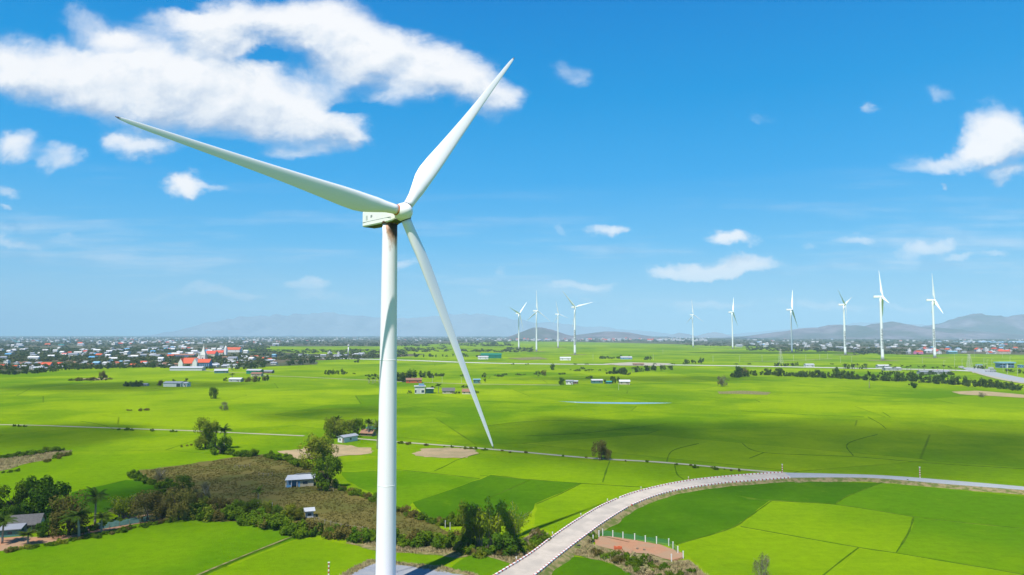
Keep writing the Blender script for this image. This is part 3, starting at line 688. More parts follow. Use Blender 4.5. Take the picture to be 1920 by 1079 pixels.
FT = [  # base px, yaw, phase, hub height, radius, label, lettering
    ((972.7, 655), 54, 42, 129, 66, 'leftmost of the far white turbines, one blade pointing up to the right', None),
    ((1006, 659.5), 46, 90, 127, 66, 'far white turbine left of centre with one blade straight up and two spread below', None),
    ((1046.4, 652.7), 44, 104, 133, 56, 'most distant small white turbine between two taller ones left of centre', None),
    ((1078, 665.7), 30, 14, 125, 58, 'far white turbine with dark lettering low on its tower and a blade pointing right', ('HANBARAM', 26, 66, -92)),
    ((1299.6, 651.3), 36, 94, 135, 66, 'far white turbine standing alone above a small town, one blade up and two spread below', None),
    ((1374, 654.6), 58, 66, 135, 62, 'slim far white turbine with its rotor seen nearly edge-on, right of the lone one', None),
    ((1485, 660.7), 56, 66, 128, 68, 'far white turbine with a dark lower blade, standing near a lattice pylon', None),
    ((1585, 666), 46, 22, 131, 60, 'far white turbine with two blades in a V, left of the two big ones', ('HANBARAM', 22, 62, -92)),
    ((1655, 676.5), 70, 76, 131, 58, 'tall white turbine on the right with large dark lettering down its tower', ('HANBARAM', 24, 66, -84)),
    ((1753, 671.5), 70, 92, 132, 62, 'rightmost white turbine, lettering at the left edge of its tower, in front of the hills', ('HANBARAM', 24, 66, -110))]
for b, yaw, ph, H, Rr, lab, wd in FT:
    turbine(lab, G(*b), H, Rr, yaw, ph, 5, 1.5, 58 if yaw >= 54 else 14, 4.5, 3.1 if wd else 2.7, 1.9, 0, wd, 'wind turbines far across the rice fields', nl=(14, 4.0, 4.4))
    o = poly_sheet('turbine_pad', [(G(*b).x + 32 * math.cos(a) * (1 + .3 * mn.noise(Vector((a, b[0], 0)))), G(*b).y + 26 * math.sin(a)) for a in [i * .52 for i in range(12)]], .35, 'straw_soil', world=True, step=99)

# ------------------------------------------------------------------ vegetation
PR = {}     # prototypes: name -> list of (part name, mesh)
def crown_mesh(seed, n, leaf, shape='round', w=1.0, clumps=14, gaps=.0):
    """leaves spread through lumpy clumps; unit crown: height 1 (z 0..1), half-width w"""
    r = random.Random(seed); v = []; f = []
    C_ = []
    for i in range(clumps):
        if shape == 'round':
            th = r.uniform(0, 6.283); u = r.uniform(0, 1) ** .5; zz = r.uniform(.14, .88)
            rad = math.sqrt(max(.0, 1 - ((zz - .5) / .52) ** 2))
            C_.append((Vector((math.cos(th) * u * w * .82 * rad, math.sin(th) * u * w * .82 * rad, zz)), r.uniform(.15, .28)))
        elif shape == 'shrub':
            th = r.uniform(0, 6.283); u = r.uniform(0, 1) ** .5; zz = r.uniform(.15, .72) * (1.15 - u * .5)
            C_.append((Vector((math.cos(th) * u * w * .8, math.sin(th) * u * w * .8, zz)), r.uniform(.2, .34)))
        elif shape == 'flat':
            th = r.uniform(0, 6.283); u = r.uniform(0, 1) ** .5; zz = r.uniform(.5, .9) - u * .12
            C_.append((Vector((math.cos(th) * u * w * .9, math.sin(th) * u * w * .9, zz)), r.uniform(.12, .22)))
    for i in range(n):
        c, cr = C_[r.randrange(len(C_))]
        d = Vector((r.gauss(0, 1), r.gauss(0, 1), r.gauss(0, 1) * .8)); d.normalize()
        rr = cr * (r.uniform(.25, 1) ** .4) * (1 + .25 * mn.noise(d * 2.2 + c * 5))
        p = c + Vector((d.x * rr * max(w, .8), d.y * rr * max(w, .8), d.z * rr))
        if gaps and mn.noise(p * 4.5 + Vector((seed, 0, 0))) > .35 - gaps: continue
        nn = (d + Vector((r.uniform(-1, 1), r.uniform(-1, 1), r.uniform(-.6, 1.2))) * .75).normalized()
        a = nn.orthogonal().normalized(); a = Matrix.Rotation(r.uniform(0, 6.28), 3, nn) @ a; b = nn.cross(a)
        l = leaf * r.uniform(.6, 1.3); k = len(v)
        v += [p - a * l * .5, p + b * l * .32, p + a * l * .55, p - b * l * .32]; f.append((k, k + 1, k + 2, k + 3))
    me = bpy.data.meshes.new('crown'); me.from_pydata([tuple(q) for q in v], [], f); me.update(); return me
def limb_mesh(seed, hh, w, th=.035, nb=6, twigs=False, lean=.05):
    """tapered trunk with limbs; unit tree height 1"""
    r = random.Random(seed); mb = MB()
    top = Vector((r.uniform(-lean, lean), r.uniform(-lean, lean), hh))
    mid = top * .5 + Vector((r.uniform(-lean, lean) * .6, r.uniform(-lean, lean) * .6, 0))
    mb.tube([(0, 0, -.01), mid, top], [th, th * .78, th * .6], 8)
    for i in range(nb):
        a = 6.283 * i / nb + r.uniform(-.4, .4); s0 = top.lerp(mid, r.uniform(0, .8))
        e = Vector((math.cos(a) * w * r.uniform(.35, .75), math.sin(a) * w * r.uniform(.35, .75), r.uniform(.6, .9)))
        m_ = s0.lerp(e, .5) + Vector((0, 0, -.03))
        mb.tube([s0, m_, e], [th * .45, th * .28, th * .1], 5, cap=False)
        if twigs:
            for k in range(6):
                q = m_.lerp(e, r.uniform(0, 1)); q2 = q + Vector((r.uniform(-1, 1) * w * .35, r.uniform(-1, 1) * w * .35, r.uniform(.02, .2)))
                mb.tube([q, q.lerp(q2, .5) + Vector((0, 0, .01)), q2], [th * .16, th * .1, th * .04], 3, cap=False)
    return mb.mesh('trunk', True)
def palm_parts(seed, fr=17, L=.36, leaflets=15, drop=.5, hh=.82, fat=.022):
    r = random.Random(seed); mb = MB(); pts = []
    lx, ly = r.uniform(-.08, .08), r.uniform(-.08, .08)
    for i in range(7):
        t = i / 6; pts.append(Vector((lx * t * t, ly * t * t, hh * t)))
    mb.tube(pts, [fat * (1.35 - .5 * i / 6) for i in range(7)], 7); trunk = mb.mesh('trunk', True)
    v = []; f = []; top = pts[-1]
    for i in range(fr):
        a = 6.283 * i / fr + r.uniform(-.2, .2); el = r.uniform(-.35, 1.15); ll = L * r.uniform(.8, 1.15)
        hd = Vector((math.cos(a), math.sin(a), 0)); sd = Vector((-hd.y, hd.x, 0)); prev = top.copy(); n = leaflets
        rib = []
        for k in range(n + 1):
            t = k / n; ang = el - drop * 2.1 * t * t
            rib.append(prev.copy()); prev = prev + (hd * math.cos(ang) + Vector((0, 0, math.sin(ang)))) * ll / n
        for k in range(n):
            t = k / n; wl = L * .30 * math.sin(math.pi * min(1, .12 + t * .92)) ** .7; p = rib[k]; q = rib[k + 1]
            for sg in (1, -1):
                tip = p + sd * sg * wl + (q - p) * 2.2 + Vector((0, 0, -wl * .55)); b = len(v)
                v += [p, q + (q - p) * .15, tip]; f.append((b, b + 1, b + 2))
        b = len(v)
        for k in range(n + 1): v += [rib[k] + sd * .004, rib[k] - sd * .004]
        for k in range(n): f.append((b + 2 * k, b + 2 * k + 1, b + 2 * k + 3, b + 2 * k + 2))
    me = bpy.data.meshes.new('fronds'); me.from_pydata([tuple(q) for q in v], [], f); me.update()
    return [('trunk', trunk, 'bark_pale'), ('fronds', me, 'leaf_palm')]
def bamboo_parts(seed, n=26, leaves=110, w=.45):
    r = random.Random(seed); mb = MB(); v = []; f = []
    for i in range(n):
        a = r.uniform(0, 6.283); b0 = Vector((math.cos(a), math.sin(a), 0)) * r.uniform(0, .13); out = Vector((math.cos(a + r.uniform(-.5, .5)), math.sin(a + r.uniform(-.5, .5)), 0))
        hh = r.uniform(.6, 1.0); sp = r.uniform(.15, 1) * w; pts = []
        for k in range(9):
            t = k / 8; pts.append(b0 + out * sp * t ** 2.2 + Vector((0, 0, hh * (t - .16 * max(0, t - .6) ** 1.2 * sp * 8))))
        mb.tube(pts, [.006 * (1 - .85 * k / 8) + .001 for k in range(9)], 4, cap=False)
        for _ in range(leaves):
            t = r.uniform(.22, 1) ** .8; k = min(7, int(t * 8)); p = pts[k].lerp(pts[k + 1], t * 8 - k)
            d = Vector((r.gauss(0, 1), r.gauss(0, 1), r.gauss(0, .6))); d.normalize(); p = p + d * r.uniform(.01, .085) * (1.25 - t * .6)
            ax = (d + Vector((0, 0, -.9))).normalized(); sdv = ax.cross(Vector((r.uniform(-1, 1), r.uniform(-1, 1), .3))).normalized(); l = .055 * r.uniform(.6, 1.3); b = len(v)
            v += [p, p + ax * l * .5 + sdv * l * .2, p + ax * l, p + ax * l * .5 - sdv * l * .2]; f.append((b, b + 1, b + 2, b + 3))
    me = bpy.data.meshes.new('foliage'); me.from_pydata([tuple(q) for q in v], [], f); me.update()
    return [('culms', mb.mesh('culms', True), 'bark_pale'), ('foliage', me, 'leaf_bamboo')]
def tree_proto(key, seed, n, leaf, shape, w, mt, hh=.35, clumps=14, gaps=0, th=.035, nb=6, bark='bark', twigs=False):
    c = crown_mesh(seed, n, leaf, shape, w, clumps, gaps)
    parts = [('trunk', limb_mesh(seed + 50, hh, w, th, nb, twigs), bark), ('crown', c, mt)]
    for _, me, m_ in parts: me.materials.append(M(m_))
    PR[key] = parts
def shrub_proto(key, seed, n, leaf, w, mt, clumps=9):
    me = crown_mesh(seed, n, leaf, 'shrub', w, clumps); me.name = 'shrub'; me.materials.append(M(mt)); PR[key] = me
for i in range(3):
    tree_proto(f'leafy{i}', 10 + i, 5200, .062, 'round', .62, ('leaf_dark', 'leaf_mid', 'leaf_dark')[i], .3, 20)
    tree_proto(f'olive{i}', 20 + i, 5200, .055, 'round', .55, ('leaf_olive', 'leaf_mid', 'leaf_olive')[i], .35, 24, .05)
    tree_proto(f'brown{i}', 30 + i, 5200, .05, 'round', .6, 'leaf_brown', .3, 24, .05)
    tree_proto(f'bare{i}', 40 + i, 3600, .042, 'round', .6, 'leaf_grey', .35, 22, .1, .03, 9, 'bark_pale', True)
    shrub_proto(f'shrub{i}', 60 + i, 1100, .12, .62, 'leaf_shrub'); shrub_proto(f'brush{i}', 70 + i, 900, .11, .6, ('leaf_brown', 'leaf_olive', 'leaf_brown')[i])
    shrub_proto(f'straw{i}', 75 + i, 500, .13, .6, 'leaf_straw')
    pp = palm_parts(80 + i, (17, 19, 15)[i], (.36, .34, .4)[i])
    for _, me, m_ in pp: me.materials.append(M(m_))
    PR[f'palm{i}'] = pp
    pp = palm_parts(90 + i, 13, .5, 9, .45, .74, .03)
    for _, me, m_ in pp: me.materials.append(M(m_))
    PR[f'fpalm{i}'] = pp
    bp_ = bamboo_parts(100 + i)
    for _, me, m_ in bp_: me.materials.append(M(m_))
    PR[f'bamboo{i}'] = bp_
    # single-mesh far trees and bushes
    t_ = MB(); t_.tube([(0, 0, 0), (0, 0, .5)], [.03, .018], 5, mi=1)
    c = crown_mesh(110 + i, 420, .13, 'round', .62, 9)
    t_.add([tuple(q.co) for q in c.vertices], [tuple(p.vertices) for p in c.polygons], 0)
    me = t_.mesh('tree'); me.materials.append(M('leaf_far')); me.materials.append(M('bark')); PR[f'far{i}'] = me
    c = crown_mesh(120 + i, 360, .15, 'shrub', .8, 8); c.materials.append(M('leaf_far')); PR[f'fbush{i}'] = c
def small_palm():
    for i in range(3):
        pp = palm_parts(130 + i, 12, .34, 7, .45, .76, .022); mb = MB()
        for k, (_, me, m_) in enumerate(pp): mb.add([tuple(q.co) for q in me.vertices], [tuple(p.vertices) for p in me.polygons], k)
        me = mb.mesh('palm'); me.materials.append(M('bark_pale')); me.materials.append(M('leaf_palm')); PR[f'spalm{i}'] = me
small_palm()
NAMES = dict(leafy='broadleaf_tree', olive='loose_tree', brown='brownish_tree', bare='bare_tree', shrub='shrub', brush='dry_shrub', straw='grass_tuft', palm='coconut_palm', fpalm='coconut_palm', spalm='coconut_palm', bamboo='bamboo_clump', far='distant_tree', fbush='bush')
CATS = dict(leafy='tree', olive='tree', brown='tree', bare='tree', shrub='shrub', brush='shrub', straw='grass', palm='palm tree', fpalm='palm tree', spalm='palm tree', bamboo='bamboo', far='tree', fbush='bush')
def plant(kind, loc, h, w=None, label=None, group=None, var=None, rz=None):
    k = f'{kind}{rnd.randrange(3) if var is None else var}'; p = PR[k]
    loc = Vector(loc); sx = h if w is None else w / (1.25 if kind not in ('palm', 'spalm', 'fpalm', 'bamboo') else .75)
    rz = rnd.uniform(0, 6.28) if rz is None else rz
    if isinstance(p, list):
        root = empty(NAMES[kind], loc, rz); root.scale = (sx, sx, h)
        for pn, me, _ in p:
            o = bpy.data.objects.new(pn, me); COL.objects.link(o); o.parent = root
    else:
        root = bpy.data.objects.new(NAMES[kind], p); COL.objects.link(root); root.location = loc; root.rotation_euler = (0, 0, rz); root.scale = (sx, sx, h)
    tag(root, label, CATS[kind], group); return root
def P(kind, px, py, hpx, wpx=None, label=None, group=None, var=None):
    """plant by where its foot stands; sizes given as they look from the camera, turned into metres"""
    g = G(px, py); s = g.y / F
    return plant(kind, g, hpx * s, None if wpx is None else wpx * s, label, group, var)

# --- single trees of the near and middle ground
P('leafy', 82, 975, 78, 92, 'big round dark green tree behind the grey-roofed farmhouse', var=0)
P('leafy', 28, 972, 62, 80, 'wide dark tree at the left edge of the picture beside the big round tree', var=1)
P('leafy', 8, 995, 50, 55, 'low leafy tree at the far left, in front of the dark trees', var=2)
P('brown', 128, 1003, 72, 88, 'brownish dark tree just right of the grey-roofed farmhouse', var=0)
P('leafy', 92, 1006, 40, 44, 'small dark tree hugging the right wall of the farmhouse', var=2)
P('palm', 178, 985, 64, 52, 'upright coconut palm behind the brownish tree on the left', var=0)
P('palm', 148, 1010, 52, 62, 'leaning coconut palm with drooping fronds in front of the brownish tree', var=2)
P('palm', 190, 1000, 36, 44, 'low coconut palm beside the green shade netting', var=1)
P('palm', 52, 1022, 26, 44, 'young palm with yellowish fronds in the farmhouse yard', var=1)
P('palm', 4, 1020, 52, 50, 'palm cut by the left edge of the picture', var=0)
P('bamboo', 232, 972, 46, 62, 'green bushy bamboo at the left end of the brown thicket', var=0)
P('brown', 276, 978, 56, 66, 'tan feathery thicket behind the green shade netting', var=1)
P('brown', 335, 975, 60, 64, 'tan feathery thicket at the top of the bright rice field', var=2)
P('brown', 305, 970, 42, 50, 'low tan thicket between its two taller neighbours', var=0)
P('olive', 345, 925, 32, 40, 'loose green bush at the edge of the brown scrub', var=1)
P('bare', 385, 945, 42, 26, 'leafless grey tree at the left of the brown scrub field', var=0)
P('bare', 300, 900, 24, 30, 'small leafless tree at the upper corner of the brown scrub', var=1)
P('palm', 484, 952, 36, 26, 'lone coconut palm standing in the brown scrub field', var=0)
P('olive', 385, 842, 56, 56, 'yellow-green feathery tree beside two palms on the left farm track', var=0)
P('palm', 404, 838, 40, 30, 'left one of two palms next to the yellow-green tree', var=0)
P('palm', 420, 842, 42, 34, 'right one of two palms next to the yellow-green tree', var=1)
P('leafy', 412, 852, 32, 42, 'dense green bush under the two palms by the left track', var=1)
P('olive', 594, 880, 60, 76, 'tall loose olive tree above the tin-roofed field hut', var=2)
P('olive', 612, 866, 42, 44, 'pale yellow-green tree behind the tall loose olive tree', var=0)
P('leafy', 613, 918, 58, 58, 'dense dark green tree right of the tin-roofed field hut', var=1)
P('olive', 648, 822, 34, 56, 'wide grey-green tree behind the small concrete house', var=2)
P('olive', 620, 822, 38, 36, 'green tree left behind the small concrete house', var=2)
P('bare', 632, 822, 34, 22, 'thin greyish tree left of the small concrete house', var=2)
P('olive', 672, 816, 30, 32, 'dark tree right behind the small concrete house', var=1)
P('palm', 632, 818, 36, 22, 'palm rising behind the trees of the small concrete house', var=1)
P('palm', 690, 818, 30, 26, 'dark palm beside the thatched shelter left of the big tower', var=0)
P('palm', 707, 842, 48, 24, 'palm half hidden behind the big turbine tower', var=2)
P('bare', 697, 812, 26, 30, 'grey thin-leaved tree behind the thatched shelter', var=1)
P('brown', 1128, 862, 35, 44, 'grey-brown round tree beside the farm track in mid field', var=1)
P('olive', 400, 748, 21, 22, 'round lone tree standing in the left rice field', var=1)
P('bare', 421, 770, 17, 20, 'small bare tree below the round lone tree in the left field', var=0)
P('bare', 1355, 725, 20, 26, 'round pale lone bush in the right middle of the rice fields', var=2)
P('leafy', 1712, 728, 11, 16, 'small dark round tree below the right hedgerow', var=0)
P('bare', 1789, 722, 12, 12, 'thin pale tree just below the right hedgerow', var=0)
P('bare', 1842, 745, 10, 16, 'small bare tree on the sandy bank at the right', var=1)
P('palm', 1630, 728, 30, 14, 'ragged palm standing in front of the right hedgerow', var=0)
P('bare', 1932, 1180, 90, 60, 'tree cut off by the right edge', var=0) if False else None
P('bare', 1430, 1112, 70, 44, 'pale half-bare treetop poking in at the bottom edge of the picture', var=2)
# bamboo by the road
P('bamboo', 925, 1028, 100, 62, 'tall dark bamboo clump in the tower shadow beside the road', var=0)
P('bamboo', 962, 1022, 84, 52, 'bamboo clump nearest the road, feathery tops', var=1)
P('bamboo', 900, 1024, 88, 50, 'bamboo clump in the middle of the roadside group', var=2)
P('olive', 878, 1024, 78, 56, 'yellow-green bamboo-like tree arching over on the left of the roadside group', var=0)
P('leafy', 940, 1040, 40, 70, 'dark undergrowth tree in front of the bamboo', var=0)
# --- hedges as rows of individual shrubs
def row(pts, n, h, w, kinds, label, group, jit=4, jz=2):
    L = smooth_line([Vector((x, y, 0)) for x, y in pts], 8); out = []
    for i in range(n):
        q = L[min(len(L) - 1, int((i + rnd.random()) / n * (len(L) - 1)))]
        k = rnd.choice(kinds); hh = rnd.uniform(*h); ww = hh * rnd.uniform(*w)
        out.append(P(k, q.x + rnd.uniform(-jit, jit), q.y + rnd.uniform(-jz, jz), hh, ww, label, group))
    return out
row([(350, 968), (400, 972), (470, 980), (520, 990), (560, 1000), (640, 1010), (700, 1014)], 60, (16, 34), (1.1, 1.6), ['shrub', 'shrub', 'shrub', 'brush'], 'green shrub in the long hedge between brown scrub and bright rice', 'hedge above the bright rice field', 6, 6)
row([(440, 962), (500, 968), (560, 978)], 12, (18, 30), (1.0, 1.4), ['shrub', 'olive'], 'taller green bush in the upper part of the long hedge', 'hedge above the bright rice field', 6, 4)
row([(745, 1022), (800, 1026), (850, 1024), (880, 1030)], 24, (18, 36), (1.1, 1.5), ['shrub', 'shrub', 'shrub', 'brush'], 'green shrub right of the big tower, left of the bamboo', 'shrubs between tower and bamboo', 6, 5)
row([(860, 1040), (920, 1042), (980, 1036), (1015, 1024)], 20, (14, 26), (1.1, 1.6), ['shrub', 'shrub', 'brush'], 'low shrub at the foot of the roadside bamboo', 'shrubs under the bamboo', 5, 4)
row([(1000, 1012), (1020, 1006), (1025, 1018)], 6, (14, 24), (1.0, 1.4), ['brush', 'straw', 'shrub'], 'dry pale shrub between bamboo and road', 'dry shrubs by the road', 3, 3)
row([(248, 893), (262, 900), (290, 912)], 9, (12, 20), (1.1, 1.5), ['shrub'], 'dark shrub at the upper left corner of the brown scrub field', 'shrubs at the corner of the scrub', 3, 3)
row([(298, 915), (318, 912)], 3, (16, 22), (1.1, 1.4), ['shrub'], 'dark shrub between green rice and tan thicket', 'shrubs at the corner of the scrub', 2, 2)
row([(300, 930), (340, 938), (390, 950), (430, 958)], 14, (14, 28), (1.1, 1.5), ['shrub', 'brush'], 'mixed shrub along the left end of the brown scrub', 'shrubs at the left of the scrub', 8, 6)
row([(425, 852), (450, 855), (478, 855)], 11, (9, 16), (1.3, 1.8), ['shrub'], 'dark shrub right of the two palms above the scrub field', 'shrubs above the scrub field', 3, 1)
row([(505, 858), (540, 866), (575, 878)], 16, (9, 18), (1.2, 1.6), ['shrub'], 'dark shrub in the row bordering the brown scrub near the field hut', 'shrub row by the field hut', 4, 2)
row([(640, 918), (670, 928), (700, 938), (745, 958), (790, 975), (830, 985)], 32, (8, 18), (1.2, 1.6), ['shrub', 'shrub', 'brush'], 'shrub on the bank between brown scrub and green rice', 'shrubs on the scrub bank', 5, 2)
row([(835, 985), (870, 985), (900, 990)], 8, (16, 28), (1.1, 1.5), ['shrub'], 'shrub behind the roadside bamboo', 'shrubs behind the bamboo', 5, 3)
row([(1112, 1034), (1150, 1050), (1180, 1056), (1215, 1058), (1250, 1070)], 34, (9, 20), (1.2, 1.7), ['shrub', 'shrub', 'brush', 'straw'], 'shrub on the slope below the fenced red soil plot', 'shrubs below the fenced plot', 8, 7)
row([(1190, 1072), (1240, 1082), (1300, 1080)], 14, (10, 18), (1.2, 1.7), ['shrub', 'straw'], 'shrub at the bottom edge below the fenced plot', 'shrubs below the fenced plot', 8, 5)
row([(1105, 1018), (1112, 1010)], 3, (9, 14), (1.2, 1.6), ['shrub', 'straw'], 'small shrub between culvert and fence', 'shrubs by the culvert', 3, 3)
row([(-10, 862), (40, 856), (80, 850), (120, 846)], 18, (7, 13), (1.3, 1.9), ['shrub'], 'dark shrub on the upper edge of the straw patch at the left', 'shrubs of the left straw patch', 4, 1)
row([(90, 866), (110, 858), (138, 852)], 8, (7, 13), (1.2, 1.8), ['shrub', 'brush'], 'shrub at the right tip of the straw patch', 'shrubs of the left straw patch', 4, 2)
row([(0, 888), (40, 884)], 4, (5, 9), (1.3, 1.8), ['shrub'], 'low shrub on the lower edge of the straw patch', 'shrubs of the left straw patch', 8, 1)
row([(20, 1036), (100, 1022), (180, 1008), (250, 992), (320, 978)], 34, (6, 12), (1.4, 2.0), ['shrub', 'brush'], 'low dark shrub on the bank above the bright rice at the left', 'bank shrubs at the left', 5, 2)
row([(150, 1000), (200, 985), (230, 978)], 8, (10, 18), (1.2, 1.6), ['shrub'], 'shrub beside the shade netting', 'shrubs at the netting', 5, 3)
for x, w_ in ((26, 1), (36, 1), (47, 1), (222, 1), (237, 1.4), (248, 1), (286, 1.2), (322, 1.2), (330, .8)): P('shrub', x, 797 + x * .035 + 2, 5 * w_, 8 * w_, 'tiny dark bush beside the left farm track', 'bushes along the left track')
row([(235, 770), (262, 771), (280, 769)], 6, (3, 6), (1.5, 2.2), ['brush'], 'low grey bush in the middle of the left rice field', 'bushes in the left field', 4, .6)
row([(340, 838), (356, 836)], 3, (4, 6), (1.2, 1.5), ['brush'], 'small bush near the sandy patch left of the palms', 'bushes by the sandy patch', 4, 1)
row([(745, 832), (860, 841), (960, 849), (1240, 870), (1400, 886)], 26, (3, 7), (1.2, 2.0), ['shrub', 'brush'], 'tiny bush on the verge of the middle farm track', 'bushes along the middle track', 4, 1)
for x in (1305, 1342): P('shrub', x, 878 if x < 1320 else 881, 8, 13, 'dark bush on the farm track verge left of the road bend', 'bushes at the road bend')
row([(1500, 900), (1650, 902), (1760, 911), (1900, 924)], 14, (3, 7), (1.3, 2.0), ['shrub', 'straw'], 'small bush on the bank below the pale road', 'bushes on the road bank', 8, 1)

# --- middle distance clusters and the long hedgerow
def frow(*a, **k): return row(*a, **k)
frow([(1378, 708), (1400, 706), (1450, 704), (1490, 706)], 26, (6, 13), (1.0, 1.5), ['fbush', 'far'], 'tree or bush in the left half of the long hedgerow', 'long hedgerow on the right', 3, 1)
frow([(1500, 707), (1560, 709), (1610, 712), (1680, 716)], 40, (7, 15), (1.0, 1.5), ['fbush', 'far', 'far'], 'tree in the middle of the long hedgerow below the right-hand turbines', 'long hedgerow on the right', 3, 1)
frow([(1680, 715), (1740, 718), (1800, 722), (1860, 727), (1915, 733)], 50, (8, 17), (1.0, 1.5), ['fbush', 'far', 'far'], 'tree at the right end of the long hedgerow', 'long hedgerow on the right', 3, 1.5)
P('leafy', 1385, 703, 16, 18, 'taller tree sticking out of the hedgerow left of the turbines', var=0); P('leafy', 1460, 706, 15, 18, 'round tree near the gap in the long hedgerow', var=1); P('leafy', 1568, 706, 19, 15, 'pointed tree rising above the hedgerow left of the turbines', var=2)
P('brown', 1395, 703, 13, 20, 'brownish round tree in the hedgerow', var=0); P('leafy', 1770, 716, 18, 14, 'pointed tree above the hedgerow below the rightmost turbine', var=0)
frow([(1140, 702), (1160, 701), (1175, 703)], 9, (7, 12), (1.2, 1.6), ['fbush', 'far'], 'tree in the left clump of the middle tree belt', 'middle tree belt', 2, 1)
frow([(1160, 699), (1200, 697), (1230, 695), (1262, 694)], 26, (7, 11), (1.0, 1.4), ['far', 'far', 'spalm'], 'tree in the right part of the middle tree belt', 'middle tree belt', 3, 1)
frow([(925, 705), (950, 705), (985, 703), (1010, 702)], 9, (3, 6), (1.2, 1.8), ['fbush'], 'small bush in the row across the middle fields', 'bushes across the middle fields', 4, 1)
P('leafy', 1036, 694, 11, 11, 'small round tree alone in the central rice field', var=1); P('far', 1008, 706, 10, 12, 'left one of two bushy trees in the central field'); P('brown', 1020, 705, 11, 13, 'right one of two bushy trees in the central field', var=1)
P('fbush', 1054, 703, 6, 13, 'low bush right of the two bushy trees'); P('fbush', 1092, 693, 6, 10, 'small bush in the field above the three huts'); P('fbush', 1106, 710, 6, 15, 'round dark bush above the row of huts')
frow([(1070, 693), (1110, 697), (1150, 694)], 8, (2.5, 5), (1.2, 1.8), ['fbush'], 'tiny bush in the field above the huts', 'tiny bushes above the huts', 4, 2)
P('leafy', 1053, 722, 14, 13, 'green tree left of the small grey hut in the central field', var=0)
P('leafy', 1150, 719, 13, 13, 'tree between the teal hut and the white hut', var=1); P('far', 1160, 719, 12, 10, 'tree just left of the white hut'); P('far', 1134, 720, 8, 9, 'small tree right of the teal hut')
frow([(745, 716), (760, 716), (775, 715)], 12, (12, 22), (.8, 1.2), ['far', 'spalm', 'far'], 'tree in the dark grove right of the big tower', 'grove by the big tower', 4, 1.5)
frow([(690, 719), (700, 719), (712, 718)], 6, (10, 15), (.8, 1.1), ['spalm'], 'palm of the grove left of the big tower', 'grove by the big tower', 2, 1)
frow([(786, 708), (800, 709), (812, 708)], 7, (8, 14), (1, 1.3), ['far'], 'tree right of the grove by the big tower', 'trees right of the grove', 3, 1)
frow([(818, 706), (830, 706)], 3, (6, 9), (1.3, 1.7), ['fbush'], 'round bush right of the grove', 'trees right of the grove', 3, .5)
P('palm', 822, 738, 18, 17, 'palm between the white house and the thatched farm roofs', var=1); P('palm', 811, 737, 12, 12, 'small palm close to the white flat-roofed house', var=2); P('palm', 868, 737, 14, 11, 'palm behind the thatched farm roofs', var=0); P('palm', 876, 736, 13, 11, 'palm partly behind the lower blade', var=1)
P('fbush', 857, 739, 7, 12, 'bush between two thatched farm roofs'); P('fbush', 893, 738, 8, 9, 'bush right of the lower blade'); P('fbush', 768, 738, 7, 8, 'bush at the left wall of the white flat-roofed house')
P('far', 907, 708, 9, 12, 'round tree above the blue hut near the lower blade'); P('fbush', 868, 706, 6, 9, 'bush left of the lower blade'); P('fbush', 936, 707, 6, 12, 'round bush right of the blue hut'); P('far', 909, 717, 7, 7, 'small tree right of the blue hut')
frow([(612, 703), (630, 702), (650, 702)], 9, (6, 10), (1.0, 1.4), ['far', 'fbush'], 'tree in the small clump left of the big tower', 'clump left of the tower', 3, 1)
P('fbush', 664, 702, 4, 6, 'tiny bush right of the small clump'); P('fbush', 668, 680, 6, 10, 'bush at the pond edge left of the tower'); P('far', 672, 680, 7, 9, 'small tree beside the bush left of the tower')
frow([(688, 705), (710, 704)], 4, (3, 5), (1.5, 2), ['fbush'], 'low bush left of the tower foot row', 'low bushes left of the tower', 3, .5)
# islands at the left
frow([(130, 714), (150, 714), (175, 714), (210, 712)], 12, (4, 9), (1.2, 1.8), ['brush', 'fbush'], 'bush of the dry island in the left rice field', 'dry island bushes', 3, .8); P('brown', 193, 712, 16, 18, 'tallest tree on the dry island in the left field', var=1)
frow([(238, 725), (252, 725), (265, 724)], 8, (6, 12), (1.1, 1.5), ['far', 'fbush'], 'dark tree left of the white sheds in the left field', 'trees by the white sheds', 2, .8)
P('brown', 300, 724, 11, 14, 'brownish round tree left of the white sheds', var=2); P('far', 348, 719, 9, 11, 'dark tree behind the right end of the white sheds'); P('far', 326, 719, 8, 9, 'tree behind the middle of the white sheds')
P('far', 422, 715, 7, 11, 'round bush left of the barn near the town edge'); P('spalm', 436, 711, 11, 14, 'palm behind the barn near the town edge'); frow([(462, 716), (475, 716), (490, 715), (503, 713)], 10, (7, 11), (1.1, 1.5), ['far', 'brown'], 'tree right of the barn near the town edge', 'trees by the barn', 2, 1)
frow([(1655, 703), (1680, 703), (1720, 704), (1760, 703), (1790, 704)], 26, (5, 8), (1.1, 1.5), ['fbush', 'far'], 'low tree beside the highway below the right turbines', 'roadside trees below the turbines', 4, 1)
frow([(1660, 696), (1700, 696), (1750, 697), (1800, 698)], 17, (8, 13), (.7, .9), ['spalm'], 'coconut palm in the row along the highway', 'palms along the highway', 4, 1.5)
frow([(1580, 690), (1600, 692), (1625, 692)], 13, (7, 11), (.9, 1.2), ['spalm', 'far'], 'palm of the dense group left of the lettered turbine', 'palm group by the highway', 3, 1)
frow([(1455, 687), (1475, 687), (1497, 686)], 14, (5, 7), (1.1, 1.4), ['far'], 'tree of the trimmed row beside the pylon', 'tree row by the pylon', 2, .6)
frow([(1280, 683), (1300, 682), (1320, 682)], 10, (5, 12), (1.1, 1.4), ['far'], 'tree of the clump below the lone turbine', 'clump below the lone turbine', 3, 1)
frow([(1125, 673), (1150, 673), (1185, 673)], 12, (4, 7), (1.2, 1.6), ['far', 'fbush'], 'tree by the low farm building above the highway', 'trees above the highway', 3, .6)
